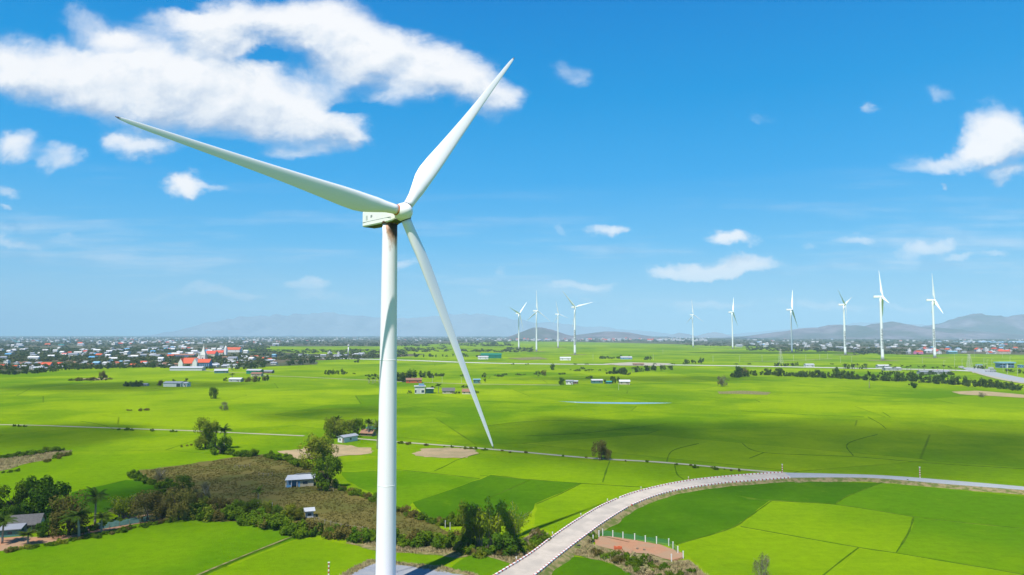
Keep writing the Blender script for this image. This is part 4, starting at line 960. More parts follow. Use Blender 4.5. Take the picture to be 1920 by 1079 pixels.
frow([(1208, 675), (1222, 675)], 4, (5, 7), (1.1, 1.4), ['far'], 'tree of the small pair above the highway', 'small trees above the highway', 3, .6)
frow([(1840, 693), (1830, 692), (1845, 692)], 5, (5, 7), (1.2, 1.5), ['far'], 'tree beside the widening highway at the right', 'trees at the toll plaza', 4, .6)
frow([(1888, 697), (1905, 699), (1925, 702)], 8, (4, 7), (1.2, 1.6), ['fbush', 'far'], 'bush on the verge right of the toll plaza', 'bushes at the toll plaza', 4, 1)
for x in (1078, 1100, 1228, 1262, 1405, 1380, 1560, 988, 962): P('fbush', x, 684, 3.5, 7, 'tiny bush on the highway verge', 'bushes on the highway verge')
frow([(760, 668), (800, 670), (850, 669), (900, 670), (930, 671)], 20, (4, 8), (1.1, 1.6), ['far', 'fbush'], 'tree in the row between the green warehouse and the big tower', 'trees near the green warehouse', 4, 1)
frow([(540, 684), (560, 683), (590, 682)], 20, (6, 11), (1.1, 1.5), ['far', 'far', 'spalm'], 'tree at the right tip of the town', 'trees at the town tip', 4, 2)
frow([(0, 703), (30, 702), (60, 700), (90, 697), (150, 693), (210, 691)], 30, (7, 13), (1.1, 1.6), ['far', 'fbush'], 'dark tree lining the town edge at the far left', 'tree line at the town edge', 4, 1.5)
frow([(210, 691), (250, 690), (300, 690), (330, 690), (400, 693)], 20, (6, 11), (1.1, 1.6), ['far', 'fbush'], 'tree lining the town edge left of the church', 'tree line at the town edge', 4, 1.2)
P('leafy', 352, 691, 8, 14, 'round dark tree in front of the church', var=0)
frow([(430, 694), (460, 693), (480, 690), (500, 687)], 22, (7, 11), (1.1, 1.5), ['far', 'spalm'], 'tree right of the church at the town edge', 'trees right of the church', 4, 1.5)

# --- woods of the far plain as one mass
def far_woods():
    protos = [crown_mesh(200 + i, 46, .34, 'shrub', .75, 5) for i in range(6)]
    data = [([Vector(v.co) for v in p.vertices], [tuple(f.vertices) for f in p.polygons]) for p in protos]
    V = []; Fc = []
    def put(px, py, h):
        g = G(px, py); vs, fs = data[rnd.randrange(6)]; a = rnd.uniform(0, 6.28); c, s_ = math.cos(a), math.sin(a); w = h * rnd.uniform(1.0, 2.0); b = len(V)
        for v in vs: V.append((g.x + (v.x * c - v.y * s_) * w, g.y + (v.x * s_ + v.y * c) * w, v.z * h))
        Fc.extend([tuple(b + i for i in f) for f in fs])
    def area(x0, x1, y0, y1, n, h=(5, 10), dens=None):
        for _ in range(n):
            # even over the ground, not over the picture
            d0, d1 = 1 / (y1 - YH), 1 / (y0 - YH); py = YH + 1 / (d0 + (d1 - d0) * rnd.random() ** 1.25); px = rnd.uniform(x0, x1)
            if dens and not dens(px, py): continue
            g = G(px, py)
            if mn.noise(Vector((g.x / 260, g.y / 420, 3))) < -.12: continue
            put(px, py, rnd.uniform(*h))
    area(-60, 500, 655, 694, 3600, (4, 9), lambda x, y: y < 699 - x * .02 - 4)
    area(-60, 500, 632.5, 660, 4200, (6, 11))
    area(480, 960, 632.3, 650, 1900, (8, 13)); area(500, 760, 657, 676, 420, (5, 9), lambda x, y: y < 680 - (x - 500) * .035)
    area(760, 1000, 653, 661, 200, (6, 9)); area(960, 1330, 632, 641.5, 900, (9, 14)); area(1270, 1440, 636, 650, 360, (7, 10))
    area(1400, 1960, 633, 660, 1600, (8, 12)); area(1600, 1960, 648, 666, 420, (6, 9)); area(1400, 1600, 648, 657, 160, (6, 9))
    me = bpy.data.meshes.new('distant_woods'); me.from_pydata(V, [], Fc); me.update()
    o = link('distant_woods', me, None, ('leaf_woods',)); tag(o, 'hazy green woods and gardens filling the plain up to the horizon', 'woods', kind='stuff')
far_woods()
def dry_grass():
    V = []; Fc = []; r = random.Random(3)
    def tuft(g, h, n=7, sp=.35):
        for _ in range(n):
            a = r.uniform(0, 6.28); d = Vector((math.cos(a), math.sin(a), 0)); p = g + Vector((r.uniform(-sp, sp), r.uniform(-sp, sp), 0)); s_ = Vector((-d.y, d.x, 0)) * .10; b = len(V)
            hh = h * r.uniform(.5, 1.2)
            V.extend([tuple(p - s_), tuple(p + s_), tuple(p + d * hh * .45 + Vector((0, 0, hh)))]); Fc.append((b, b + 1, b + 2))
    def fill(poly, n, h):
        P_ = [G(x, y) for x, y in poly]; xs = [p.x for p in P_]; ys = [p.y for p in P_]
        def ins(x, y):
            c = False
            for i in range(len(P_)):
                a, b = P_[i], P_[i - 1]
                if (a.y > y) != (b.y > y) and x < (b.x - a.x) * (y - a.y) / (b.y - a.y) + a.x: c = not c
            return c
        k = 0
        while k < n:
            x, y = r.uniform(min(xs), max(xs)), r.uniform(min(ys), max(ys))
            if not ins(x, y): k += .02; continue
            k += 1
            if mn.noise(Vector((x * .12, y * .12, 0))) > .32: continue
            tuft(Vector((x, y, .08)), r.uniform(*h))
    fill([(262, 884), (330, 876), (450, 858), (505, 854), (545, 864), (600, 882), (660, 925), (745, 955), (820, 985), (845, 1002), (700, 1008), (560, 995), (440, 975), (330, 962), (290, 905)], 9000, (.15, .42))
    me = bpy.data.meshes.new('dry_grass'); me.from_pydata(V, [], Fc); me.update()
    tag(link('dry_grass', me, None, ('leaf_dry',)), 'brown dry grass covering the scrub field', 'grass', kind='stuff')
    V.clear(); Fc.clear()
    fill([(1100, 1020), (1160, 1040), (1240, 1058), (1290, 1052), (1330, 1085), (1250, 1110), (1190, 1082), (1130, 1052), (1075, 1040)], 1700, (.3, .8))
    fill([(650, 1008), (720, 1022), (790, 1028), (880, 1034), (960, 1026), (1000, 1004), (1025, 1004), (1000, 1032), (960, 1058), (900, 1038), (850, 1044), (720, 1034)], 1800, (.3, .8))
    fill([(625, 1088), (660, 1066), (695, 1050), (760, 1056), (830, 1064), (900, 1079), (880, 1084), (760, 1062), (700, 1058), (650, 1084)], 700, (.2, .5))
    fill([(-60, 862), (0, 862), (60, 853), (100, 846), (135, 846), (120, 856), (60, 868), (0, 884), (-60, 893)], 1500, (.4, .9))
    me = bpy.data.meshes.new('verge_grass'); me.from_pydata(V, [], Fc); me.update()
    tag(link('verge_grass', me, None, ('leaf_straw',)), 'straw-coloured grass on the banks and verges', 'grass', kind='stuff')
dry_grass()

# ------------------------------------------------------------------ buildings
def gable(mb, w, d, h, rh, ov=.5, mi=0, axis='x', th=.18, z0=0):
    """gable roof slab pair over a w x d block"""
    if axis == 'x':
        y = d / 2 + ov; x = w / 2 + ov; dz = rh * ov / (d / 2)
        for s_ in (1, -1):
            a = [(-x, 0, h + rh), (x, 0, h + rh), (x, s_ * y, h - dz), (-x, s_ * y, h - dz)]
            mb.add(a + [(p[0], p[1], p[2] + th) for p in a], [(0, 1, 2, 3), (4, 5, 6, 7), (0, 1, 5, 4), (1, 2, 6, 5), (2, 3, 7, 6), (3, 0, 4, 7)], mi)
    else:
        x = w / 2 + ov; y = d / 2 + ov; dz = rh * ov / (w / 2)
        for s_ in (1, -1):
            a = [(0, -y, h + rh), (0, y, h + rh), (s_ * x, y, h - dz), (s_ * x, -y, h - dz)]
            mb.add(a + [(p[0], p[1], p[2] + th) for p in a], [(0, 1, 2, 3), (4, 5, 6, 7), (0, 1, 5, 4), (1, 2, 6, 5), (2, 3, 7, 6), (3, 0, 4, 7)], mi)
def block(mb, w, d, h, rh=0, axis='x', mi=0):
    """walls with gable ends"""
    x, y = w / 2, d / 2
    mb.add([(-x, -y, 0), (x, -y, 0), (x, y, 0), (-x, y, 0), (-x, -y, h), (x, -y, h), (x, y, h), (-x, y, h)], [(0, 1, 5, 4), (1, 2, 6, 5), (2, 3, 7, 6), (3, 0, 4, 7), (4, 5, 6, 7)], mi)
    if rh:
        if axis == 'x': mb.add([(-x, -y, h), (-x, y, h), (-x, 0, h + rh - .05), (x, -y, h), (x, y, h), (x, 0, h + rh - .05)], [(0, 1, 2), (3, 4, 5)], mi)
        else: mb.add([(-x, -y, h), (x, -y, h), (0, -y, h + rh - .05), (-x, y, h), (x, y, h), (0, y, h + rh - .05)], [(0, 1, 2), (3, 4, 5)], mi)
HP = {}
def house_proto(key, w, d, h, rh, wall, roof, axis='x', flat=False, storeys=1):
    mb = MB(); block(mb, w, d, h, 0 if flat else rh, axis, 0)
    if flat: mb.box(-w / 2 - .3, w / 2 + .3, -d / 2 - .3, d / 2 + .3, h + .004, h + .35, 1); mb.box(-w * .1, w * .25, -d * .1, d * .3, h + .36, h + 2.4, 0)
    else: gable(mb, w, d, h, rh, .7, 1, axis)
    for s_ in range(storeys):
        for k in range(max(2, int(w / 3.2))):
            x = -w / 2 + (k + .5) * w / max(2, int(w / 3.2)); z = 1 + s_ * 3.1
            mb.box(x - .55, x + .55, -d / 2 - .04, -d / 2 + .1, z, z + 1.3, 2)
        for sx in (-1, 1):
            mb.box(sx * w / 2 - .04 * 1, sx * w / 2 + .04, -.6, .6, 1 + s_ * 3.1, 2.3 + s_ * 3.1, 2)
    me = mb.mesh('house')
    for m_ in (wall, roof, 'window_dark'): me.materials.append(M(m_))
    HP[key] = me
house_proto('tin', 11, 8, 3.4, 1.8, 'wall_white', 'roof_grey'); house_proto('tin2', 13, 8, 3.2, 1.4, 'wall_grey', 'roof_pale', 'x'); house_proto('red', 11, 9, 3.6, 2.6, 'wall_white', 'roof_red'); house_proto('rust', 10, 8, 3.2, 2, 'wall_cream', 'roof_rust')
house_proto('flat', 8, 9, 6.6, 0, 'wall_white', 'roof_white', flat=True, storeys=2); house_proto('blue', 9, 9, 6.2, 1.6, 'wall_blue', 'roof_sky', storeys=2); house_proto('cream', 8, 10, 6.8, 1.5, 'wall_cream', 'roof_pale', 'y', storeys=2); house_proto('teal', 16, 9, 4, 1.5, 'wall_grey', 'roof_teal'); house_proto('pale', 14, 9, 4, 1.8, 'wall_white', 'roof_pale'); house_proto('redy', 9, 12, 5.4, 2.8, 'wall_white', 'roof_red', 'y', storeys=2)
DESC = dict(tin='low white house with grey tin roof', tin2='long grey shed-like house with pale roof', red='white house with red tiled roof', rust='cream house with rusty brown roof', flat='white two-storey flat-roofed house', blue='two-storey blue house with sky-blue roof', cream='tall narrow cream house', teal='long building with teal roof', pale='long white building with pale roof', redy='two-storey house with red gable roof')
def town(poly, n, kinds, where, size=(.65, 1.0), rows=True):
    for _ in range(n):
        x0, x1, y0, y1 = poly
        d0, d1 = 1 / (y1 - YH), 1 / (y0 - YH); py = YH + 1 / (d0 + (d1 - d0) * rnd.random()); px = rnd.uniform(x0, x1)
        k = rnd.choice(kinds); g = G(px, py); s_ = rnd.uniform(*size)
        o = bpy.data.objects.new('house', HP[k]); COL.objects.link(o); o.location = g; o.scale = (s_, s_, s_); o.rotation_euler = (0, 0, rnd.choice([0, 0, 1.57, .4, -.35]) + rnd.uniform(-.15, .15))
        tag(o, f'{DESC[k]} {where}', 'house', f'{DESC[k]} {where}'[:60])
K1 = ['tin', 'tin', 'tin2', 'tin', 'rust', 'flat', 'pale', 'tin2', 'rust', 'red']
town((0, 130, 683, 695), 30, K1, 'at the far left edge of the town'); town((130, 290, 681, 688), 30, K1 + ['blue', 'cream', 'flat'], 'in the town left of the church')
town((290, 345, 680, 688), 8, ['tin', 'tin2', 'rust'], 'just left of the church'); town((390, 440, 684, 690), 10, ['tin', 'tin2', 'pale'], 'just right of the church')
town((420, 520, 668, 685), 32, K1 + ['blue'], 'in the town right of the church'); town((150, 420, 656, 672), 38, ['pale', 'tin2', 'flat', 'tin', 'red'], 'in the hazy middle of the left town', (.8, 1.2))
town((0, 520, 638, 652), 40, ['pale', 'flat', 'pale', 'teal', 'red'], 'far off in the haze of the left town', (1.1, 2.0)); town((150, 400, 643, 650), 14, ['pale', 'red', 'flat'], 'in the bright cluster deep in the left town', (1.3, 2.1))
town((560, 712, 664, 671), 20, ['flat', 'tin', 'tin2', 'pale', 'red'], 'in the village around the white minaret'); town((930, 1240, 636.5, 640.5), 55, ['flat', 'red', 'pale', 'pale', 'redy'], 'in the town under the four left turbines', (1.5, 2.6))
town((1240, 1330, 638, 641), 10, ['flat', 'pale'], 'in the town under the lone turbine', (1.4, 2.2)); town((1530, 1700, 651, 657), 14, ['pale', 'tin', 'flat'], 'among trees left of the lettered turbines', (.9, 1.5))
town((1700, 1960, 655, 664), 46, ['pale', 'tin', 'flat', 'red', 'rust', 'blue', 'redy'], 'in the village under the rightmost turbine', (.9, 1.6)); town((1380, 1600, 646, 652), 10, ['pale', 'flat'], 'far off left of the lettered turbines', (1.2, 2))
def far_houses():
    mb = MB()
    for (x0, x1, y0, y1, n) in ((-20, 560, 632.5, 646, 620), (560, 960, 632.5, 641, 240), (960, 1330, 634, 640.5, 420), (1400, 1930, 637, 652, 160), (0, 480, 650, 680, 110)):
        for _ in range(n):
            d0, d1 = 1 / (y1 - YH), 1 / (y0 - YH); py = YH + 1 / (d0 + (d1 - d0) * rnd.random()); g = G(rnd.uniform(x0, x1), py)
            if mn.noise(Vector((g.x / 700, g.y / 900, 9))) < -.1: continue
            w, d, h = rnd.uniform(7, 20), rnd.uniform(7, 12), rnd.uniform(3, 8); mi = rnd.choice([0, 0, 0, 2, 2, 0, 3, 2, 0, 1])
            T = Matrix.Translation(g) @ Matrix.Rotation(rnd.uniform(-.4, .4), 4, 'Z'); q = MB(); block(q, w, d, h, 2, 'x', 0); gable(q, w, d, h, 2.2, .6, mi)
            b = len(mb.v); mb.v += [tuple(T @ Vector(p)) for p in q.v]; mb.f += [tuple(b + i for i in f) for f in q.f]; mb.mi += q.mi
    o = mb.obj('distant_houses', ('wall_white', 'roof_red', 'roof_grey', 'roof_blue')); tag(o, 'countless tiny pale houses scattered over the hazy plain', 'houses', kind='stuff')
far_houses()

def building(name, label, px, py, rz, cat='house', group=None):
    r = empty(name, G(px, py), R(rz)); return tag(r, label, cat, group)
def simple(name, label, px, py, w, d, h, rh, wall, roof, rz=0, axis='x', mono=False, wins=2, cat='house', door=True, ov=.5):
    """small house: wall, roof, windows, door"""
    r = building(name, label, px, py, rz, cat); mb = MB(); block(mb, w, d, h, 0 if mono else rh, axis); mb.obj('wall', wall, r)
    q = MB()
    if mono:
        a = [(-w / 2 - ov, -d / 2 - ov, h + .06), (w / 2 + ov, -d / 2 - ov, h + .06), (w / 2 + ov, d / 2 + ov, h + rh), (-w / 2 - ov, d / 2 + ov, h + rh)]
        q.add(a + [(p[0], p[1], p[2] + .15) for p in a], [(0, 1, 2, 3), (4, 5, 6, 7), (0, 1, 5, 4), (1, 2, 6, 5), (2, 3, 7, 6), (3, 0, 4, 7)])
    else: gable(q, w, d, h, rh, ov, 0, axis)
    q.obj('roof', roof, r)
    for k in range(wins):
        x = -w / 2 + (k + .5) * w / wins + (.0 if not door else -.5)
        q = MB(); q.box(x - .5, x + .5, -d / 2 - .05, -d / 2 + .1, h * .35, h * .72); q.obj('window', 'window_dark', r)
    if door: q = MB(); q.box(w * .28, w * .28 + .95, -d / 2 - .05, -d / 2 + .1, .02, min(2.1, h * .8)); q.obj('door', 'wood', r)
    q = MB(); q.box(w / 2 - .1, w / 2 + .05, -.5, .5, h * .35, h * .72); q.obj('window', 'window_dark', r)
    return r
# near houses
r = building('field_hut', 'weathered field hut with corrugated tin roof and blue-painted open porch', 563, 911, 14, 'hut')
mb = MB(); block(mb, 5.2, 4.6, 2.6); [setattr(mb, 'v', [(x + 2.0, y, z) for x, y, z in mb.v])]; mb.obj('wall', 'wall_cream', r)
mb = MB(); mb.box(-4.6, -.62, -.3, 2.28, 0, 2.5); mb.obj('porch_wall', 'wall_blue', r)
mb = MB()
for yy, z0, z1 in ((-3.0, 2.55, 4.0),):
    a = [(-5.1, -2.9, 2.62), (5.2, -2.9, 2.72), (5.2, .2, 3.9), (-4.4, .2, 3.75)]; mb.add(a + [(p[0], p[1], p[2] + .12) for p in a], [(0, 1, 2, 3), (4, 5, 6, 7), (0, 1, 5, 4), (1, 2, 6, 5), (2, 3, 7, 6), (3, 0, 4, 7)])
    a = [(-1.2, .0, 4.2), (5.0, .0, 4.3), (5.0, 2.9, 3.2), (-3.0, 2.9, 3.1)]; mb.add(a + [(p[0], p[1], p[2] + .12) for p in a], [(0, 1, 2, 3), (4, 5, 6, 7), (0, 1, 5, 4), (1, 2, 6, 5), (2, 3, 7, 6), (3, 0, 4, 7)])
mb.obj('roof', 'roof_pale', r)
for x in (-4.7, -2.9, -1.0): mb = MB(); mb.box(x - .1, x + .1, -2.55, -2.35, 0, 2.6); mb.obj('post', 'kerb_white', r)
mb = MB(); mb.box(-4.55, -3.0, -2.5, -2.38, .02, .9); mb.obj('railing', 'roof_blue', r)
mb = MB(); mb.box(1.0, 2.6, -2.36, -2.2, 1.0, 1.9); mb.obj('window', 'window_dark', r)
mb = MB(); mb.box(-.55, .0, -2.36, -2.2, .02, 2.1); mb.obj('door', 'roof_blue', r)
simple('shed', 'tiny pale tin-roofed shed at the edge of the hedge below the scrub field', 580, 970, 2.2, 2.2, 1.9, .4, 'wall_grey', 'roof_pale', 20, mono=True, wins=1, cat='shed', door=False)
simple('farmhouse', 'grey-roofed farmhouse under the big dark trees at the left edge', 50, 994, 7.0, 5.0, 2.2, 1.9, 'wall_grey', 'thatch', 18, wins=2)
simple('lean_to', 'low pale green lean-to in front of the grey-roofed farmhouse', 22, 1004, 4.5, 3.0, 1.8, .6, 'wall_teal', 'roof_grey', 18, mono=True, wins=1, cat='shed', door=False)
r = simple('concrete_house', 'small whitewashed concrete house with dark side wall beside the sandy plot', 652, 828, 4.4, 9.0, 2.7, .7, 'wall_white', 'roof_grey', -36, 'y', wins=1)
simple('thatched_shelter', 'brown thatched open shelter left of the big turbine tower', 691, 817, 7, 4.5, 1.7, 1.5, 'wood', 'roof_rust', -20, wins=1, cat='shelter', door=False)
simple('teal_shelter', 'shelter with teal sheet roof behind the thatched one', 700, 812, 7, 3, 2.4, .8, 'wood', 'roof_teal', -20, mono=True, wins=1, cat='shelter', door=False)
# middle distance
r = building('white_house', 'white flat-roofed house with grey sheds in the fields right of the big tower', 787, 738, 8)
mb = MB(); block(mb, 9, 8, 6.4); mb.obj('wall', 'wall_white', r); mb = MB(); mb.box(-5.2, 5.4, -4.6, 4.6, 6.42, 6.9); mb.obj('roof', 'roof_pale', r)
mb = MB(); mb.box(5.3, 13, -4.5, 4, 4.4, 4.7); mb.obj('canopy', 'roof_white', r); mb = MB(); mb.box(5.0, 12.6, -2, 3.6, 0, 4.39); mb.obj('annex', 'wall_teal', r)
mb = MB(); mb.box(-2.6, .2, -4.08, -3.9, .02, 5.0); mb.obj('door', 'roof_white', r); mb = MB(); mb.box(-4.3, -3.0, -4.08, -3.9, 1, 3.4); mb.obj('window', 'window_dark', r)
mb = MB(); mb.box(1.5, 4.0, -4.08, -3.9, 1, 3.2); mb.obj('window', 'window_dark', r); mb = MB(); mb.box(-1, 4, -1, 3, 6.91, 8.6); mb.obj('water_tank_room', 'wall_blue', r)
simple('barn', 'long rust-red barn with pale pink roof right of the palm grove', 776, 718, 17, 9, 3.2, 2.0, 'brick', 'roof_rust', 10, wins=2, cat='barn')
simple('thatched_farmhouse', 'left thatched farmhouse in the row right of the white flat-roofed house', 841, 738, 11, 7, 2.6, 2.4, 'wall_cream', 'thatch', 5)
simple('thatched_farmhouse', 'right thatched farmhouse, partly behind the lower turbine blade', 878, 739, 10, 7, 2.4, 2.2, 'wall_cream', 'roof_rust', -8)
simple('blue_hut', 'square blue-grey hut beside the farm track right of the lower blade', 894, 719, 7.5, 6, 4.2, .3, 'wall_teal', 'roof_sky', 5, mono=True, cat='hut')
simple('grey_hut', 'small grey hut with pale front in the central rice field', 1068, 721, 7, 7, 3.6, 1, 'wall_white', 'roof_grey', -12, cat='hut'); simple('side_shed', 'low dark shed attached right of the small grey hut', 1078, 720, 6, 6, 2.6, .8, 'wood', 'roof_pale', -12, mono=True, cat='shed')
simple('teal_hut', 'hut with dark teal walls and white roof in the central field', 1119, 719, 12, 7, 3.4, 1.0, 'wall_teal', 'roof_white', 4, cat='hut'); simple('low_hut', 'low teal hut hidden behind bushes right of the teal hut', 1141, 720, 6, 5, 2.2, .8, 'wall_teal', 'roof_teal', 0, cat='hut')
simple('white_hut', 'white-roofed hut at the right end of the central row of huts', 1171, 721, 11, 7, 3.2, 1.6, 'wall_cream', 'roof_white', -5, cat='hut')
r = building('white_shed', 'long white shed among trees in the left rice field', 327, 725, -6, 'shed')
mb = MB(); block(mb, 19, 9, 3.8, 1.4); mb.obj('wall', 'wall_white', r); mb = MB(); gable(mb, 19, 9, 3.8, 1.4, .4); mb.obj('roof', 'roof_pale', r); mb = MB(); mb.box(5, 9, -4.58, -4.4, .02, 3.2); mb.obj('door', 'window_dark', r)
simple('white_shed', 'smaller white shed at the right end of the long white shed', 347, 725, 8, 7, 3.6, 1.0, 'wall_white', 'roof_white', -6, cat='shed'); simple('low_shed', 'low grey shed left of the brownish tree near the white sheds', 272, 724, 6, 5, 1.8, .8, 'wall_grey', 'roof_grey', 0, cat='shed')
simple('pale_barn', 'low barn with white roof near the town edge, bush at its left', 443, 716, 14, 8, 3.0, 1.4, 'wall_grey', 'roof_white', -5, cat='barn')
simple('pink_house', 'pinkish low house behind trees right of the low barn', 482, 706, 13, 9, 3.4, 1.8, 'wall_cream', 'roof_rust', 0)
simple('green_warehouse', 'green-walled shed with pale roof at the town edge right of the church', 478, 701, 20, 10, 4.6, 1.6, 'roof_green', 'roof_pale', -6, cat='warehouse')
simple('brown_barn', 'long open barn beside the green-walled shed', 500, 700, 18, 9, 2.6, 1.6, 'wood', 'roof_grey', -4, cat='barn'); simple('green_roofed_barn', 'barn with dull green roof below the church', 415, 700, 17, 9, 3.6, 2.2, 'wall_teal', 'roof_pale', 15, cat='barn')
simple('green_warehouse', 'long bright green warehouse on the highway right of the lower blade', 921, 672, 46, 22, 8, 3, 'roof_green', 'roof_green', 0, cat='warehouse'); simple('white_annex', 'white sheds left of the long bright green warehouse', 906, 674, 22, 14, 5, 2, 'wall_white', 'roof_white', 0, cat='shed')
simple('highway_farm', 'white low farm building with trees above the central huts', 1060, 676, 22, 12, 5, 2, 'wall_white', 'roof_white', 0); simple('highway_farm', 'blue-roofed farm building above the highway, right of the white one', 1174, 674, 24, 12, 4, 2, 'wall_blue', 'roof_pale', 0)
simple('highway_shed', 'pinkish low shed right at the highway above the tree belt', 1197, 686, 18, 9, 2.6, 1.4, 'wall_cream', 'roof_rust', 0, cat='shed'); simple('white_shop', 'white and teal roadside buildings beside the tree row near the pylon', 1517, 688, 14, 9, 3.6, 1.4, 'wall_white', 'roof_pale', 0, cat='shop')
for i, (x, y, c, w_, lb) in enumerate([(1655, 690, 'roof_white', 18, 'white roof among palms at the foot of the lettered turbine'), (1672, 695, 'roof_pale', 24, 'long pale roof beside the highway below the lettered turbine'), (1760, 702, 'roof_grey', 26, 'long grey roof behind roadside trees below the rightmost turbine'), (1735, 702, 'roof_grey', 18, 'grey roof left of the long grey one below the rightmost turbine')]):
    simple('roadside_building', lb, x, y, w_, 9, 3.4, 1.6, 'wall_grey', c, 0)
r = building('toll_building', 'big blue and white building with flat sky-blue roof at the right end of the highway', 1884, 690, 4, 'building')
mb = MB(); block(mb, 24, 10, 7.4); mb.obj('wall', 'wall_blue', r); mb = MB(); mb.box(-14, 14, -6.5, 6, 7.42, 9.4); mb.obj('roof', 'roof_sky', r)
for x in (-10.5, -5.5, 3.5, 8.5):
    for z in (.4, 4.2): mb = MB(); mb.box(x - 1.7, x + 2.3, -5.1, -4.9, z, z + 2.6); mb.obj('window', 'window_dark', r)
mb = MB(); mb.box(-.9, .9, -5.6, -4.95, .02, 7.3); mb.obj('pier', 'wall_white', r)
simple('toll_booth', 'small booth with flat blue canopy left of the big blue building', 1836, 688, 9, 5, 3.6, .4, 'wall_white', 'roof_sky', 0, mono=True, cat='booth'); simple('blue_kiosk', 'blue kiosk at the right edge beyond the big blue building', 1914, 690, 7, 5, 4, .4, 'wall_blue', 'roof_blue', 0, mono=True, cat='kiosk')
simple('pink_house', 'bright pink house at the left end of the village under the rightmost turbine', 1722, 664, 20, 12, 6, 3, 'wall_pink', 'roof_red', 8); simple('orange_roofed_hall', 'long hall with orange roof in the village near the right edge', 1880, 664, 34, 16, 7, 4, 'wall_cream', 'roof_red', 5, cat='hall'); simple('teal_house', 'wide teal and white house right of the rightmost turbine', 1785, 664, 24, 12, 6, 2, 'wall_teal', 'roof_sky', 0)
simple('white_villa', 'white house with steep roof standing out among the town houses left of the church', 200, 688, 10, 10, 6, 2, 'wall_white', 'roof_white', 0); simple('blue_house', 'pale blue tall house left of the white one in the near town', 182, 687, 10, 10, 6, 2, 'wall_blue', 'roof_sky', 0); simple('red_roofed_temple', 'house with large dark red roof in the left part of the near town', 88, 689, 14, 12, 4, 4, 'wall_cream', 'roof_red', 10)
simple('school', 'long school with red roof and blue walls behind the church', 345, 671, 50, 12, 6, 2.5, 'wall_blue', 'roof_rust', 0, wins=10, cat='school', door=False)
simple('red_hall', 'red-roofed hall right of the church spire', 397, 669, 26, 16, 7, 7, 'wall_cream', 'roof_red', -10, 'x', cat='hall'); simple('red_hall', 'long red-roofed hall to the right of the small second church', 437, 661, 46, 18, 8, 7, 'wall_white', 'roof_red', 0, cat='hall')
r = building('warehouse', 'long pale grey sheds in front of the church', 352, 695, 0, 'warehouse'); mb = MB(); block(mb, 48, 12, 4, 2); mb.obj('wall', 'wall_grey', r); mb = MB(); gable(mb, 48, 12, 4, 2, .6); mb.obj('roof', 'roof_pale', r)
# church
r = building('church', 'large white church with pointed spire and bright red roofs at the town edge', 366, 690, 4, 'church')
mb = MB(); block(mb, 22, 14, 9, 5); mb.v = [(x + 13, y, z) for x, y, z in mb.v]; mb.obj('nave_wall', 'wall_blue', r)
mb = MB(); gable(mb, 22, 14, 9, 5, .8); mb.v = [(x + 13, y, z) for x, y, z in mb.v]; mb.obj('nave_roof', 'roof_red', r)
mb = MB(); block(mb, 20, 18, 8, 8); mb.v = [(x - 7, y, z) for x, y, z in mb.v]; mb.obj('hall_wall', 'wall_cream', r)
mb = MB(); gable(mb, 20, 18, 8, 8, .8); mb.v = [(x - 7, y, z) for x, y, z in mb.v]; mb.obj('hall_roof', 'roof_red', r)
for gx in (-19, 3):      # white cross gables
    mb = MB(); block(mb, 7, 20, 9, 6.5, 'y'); mb.v = [(x + gx, y - 1, z) for x, y, z in mb.v]; mb.obj('gable_wing', 'wall_white', r)
    mb = MB(); gable(mb, 7, 20, 9, 6.5, .3, axis='y'); mb.v = [(x + gx, y - 1, z) for x, y, z in mb.v]; mb.obj('gable_roof', 'roof_white' if gx > 0 else 'roof_red', r)
for k in range(6): mb = MB(); mb.box(6.4 + k * 2.9, 7.8 + k * 2.9, -7.12, -6.9, 2.5, 6.5); mb.obj('window', 'window_dark', r)
tw = MB(); tw.box(6.5, 13.5, 3, 10, 0, 20); t_o = tw.obj('tower', 'wall_white', r)
q = MB(); q.add([(6.2, 2.7, 20.02), (13.8, 2.7, 20.02), (13.8, 10.3, 20.02), (6.2, 10.3, 20.02), (10, 6.5, 36)], [(0, 1, 4), (1, 2, 4), (2, 3, 4), (3, 0, 4), (3, 2, 1, 0)]); q.obj('spire', 'wall_white', t_o)
for x, y in ((6.4, 3), (13.6, 3), (6.4, 10), (13.6, 10)):
    q = MB(); q.tube([(x, y, 12), (x, y, 21), (x, y, 25)], [1.1, 1.1, .05], 6); q.obj('pinnacle', 'wall_white', t_o)
q = MB(); q.box(9.85, 10.15, 6.35, 6.65, 35.8, 39); q.box(9.0, 11.0, 6.36, 6.64, 37.6, 37.9); q.obj('cross', 'wall_white', t_o)
for z in (6, 13): q = MB(); q.box(9.1, 10.9, 2.9, 3.05, z, z + 3.2); q.obj('window', 'window_dark', t_o)
tw = MB(); tw.box(.5, 5.5, 3, 8, 0, 15); tw.tube([(3, 5.5, 15), (3, 5.5, 21)], [3.2, .1], 4); tw.obj('side_tower', 'wall_white', r)
r = building('chapel', 'small second church with white turret and red roof right of the big church', 418, 668, -8, 'church')
mb = MB(); block(mb, 22, 12, 9, 5); mb.v = [(x - 8, y, z) for x, y, z in mb.v]; mb.obj('wall', 'wall_cream', r); mb = MB(); gable(mb, 22, 12, 9, 5, .6); mb.v = [(x - 8, y, z) for x, y, z in mb.v]; mb.obj('roof', 'roof_red', r)
mb = MB(); mb.box(4, 10, -3, 3, 0, 19); mb.tube([(7, 0, 19), (7, 0, 22), (7, 0, 26)], [3.2, 2.6, .1], 12); mb.obj('tower', 'wall_white', r)
r = building('minaret', 'slim white water tower rising from the village left of the big turbine', 653, 668, 0, 'tower')
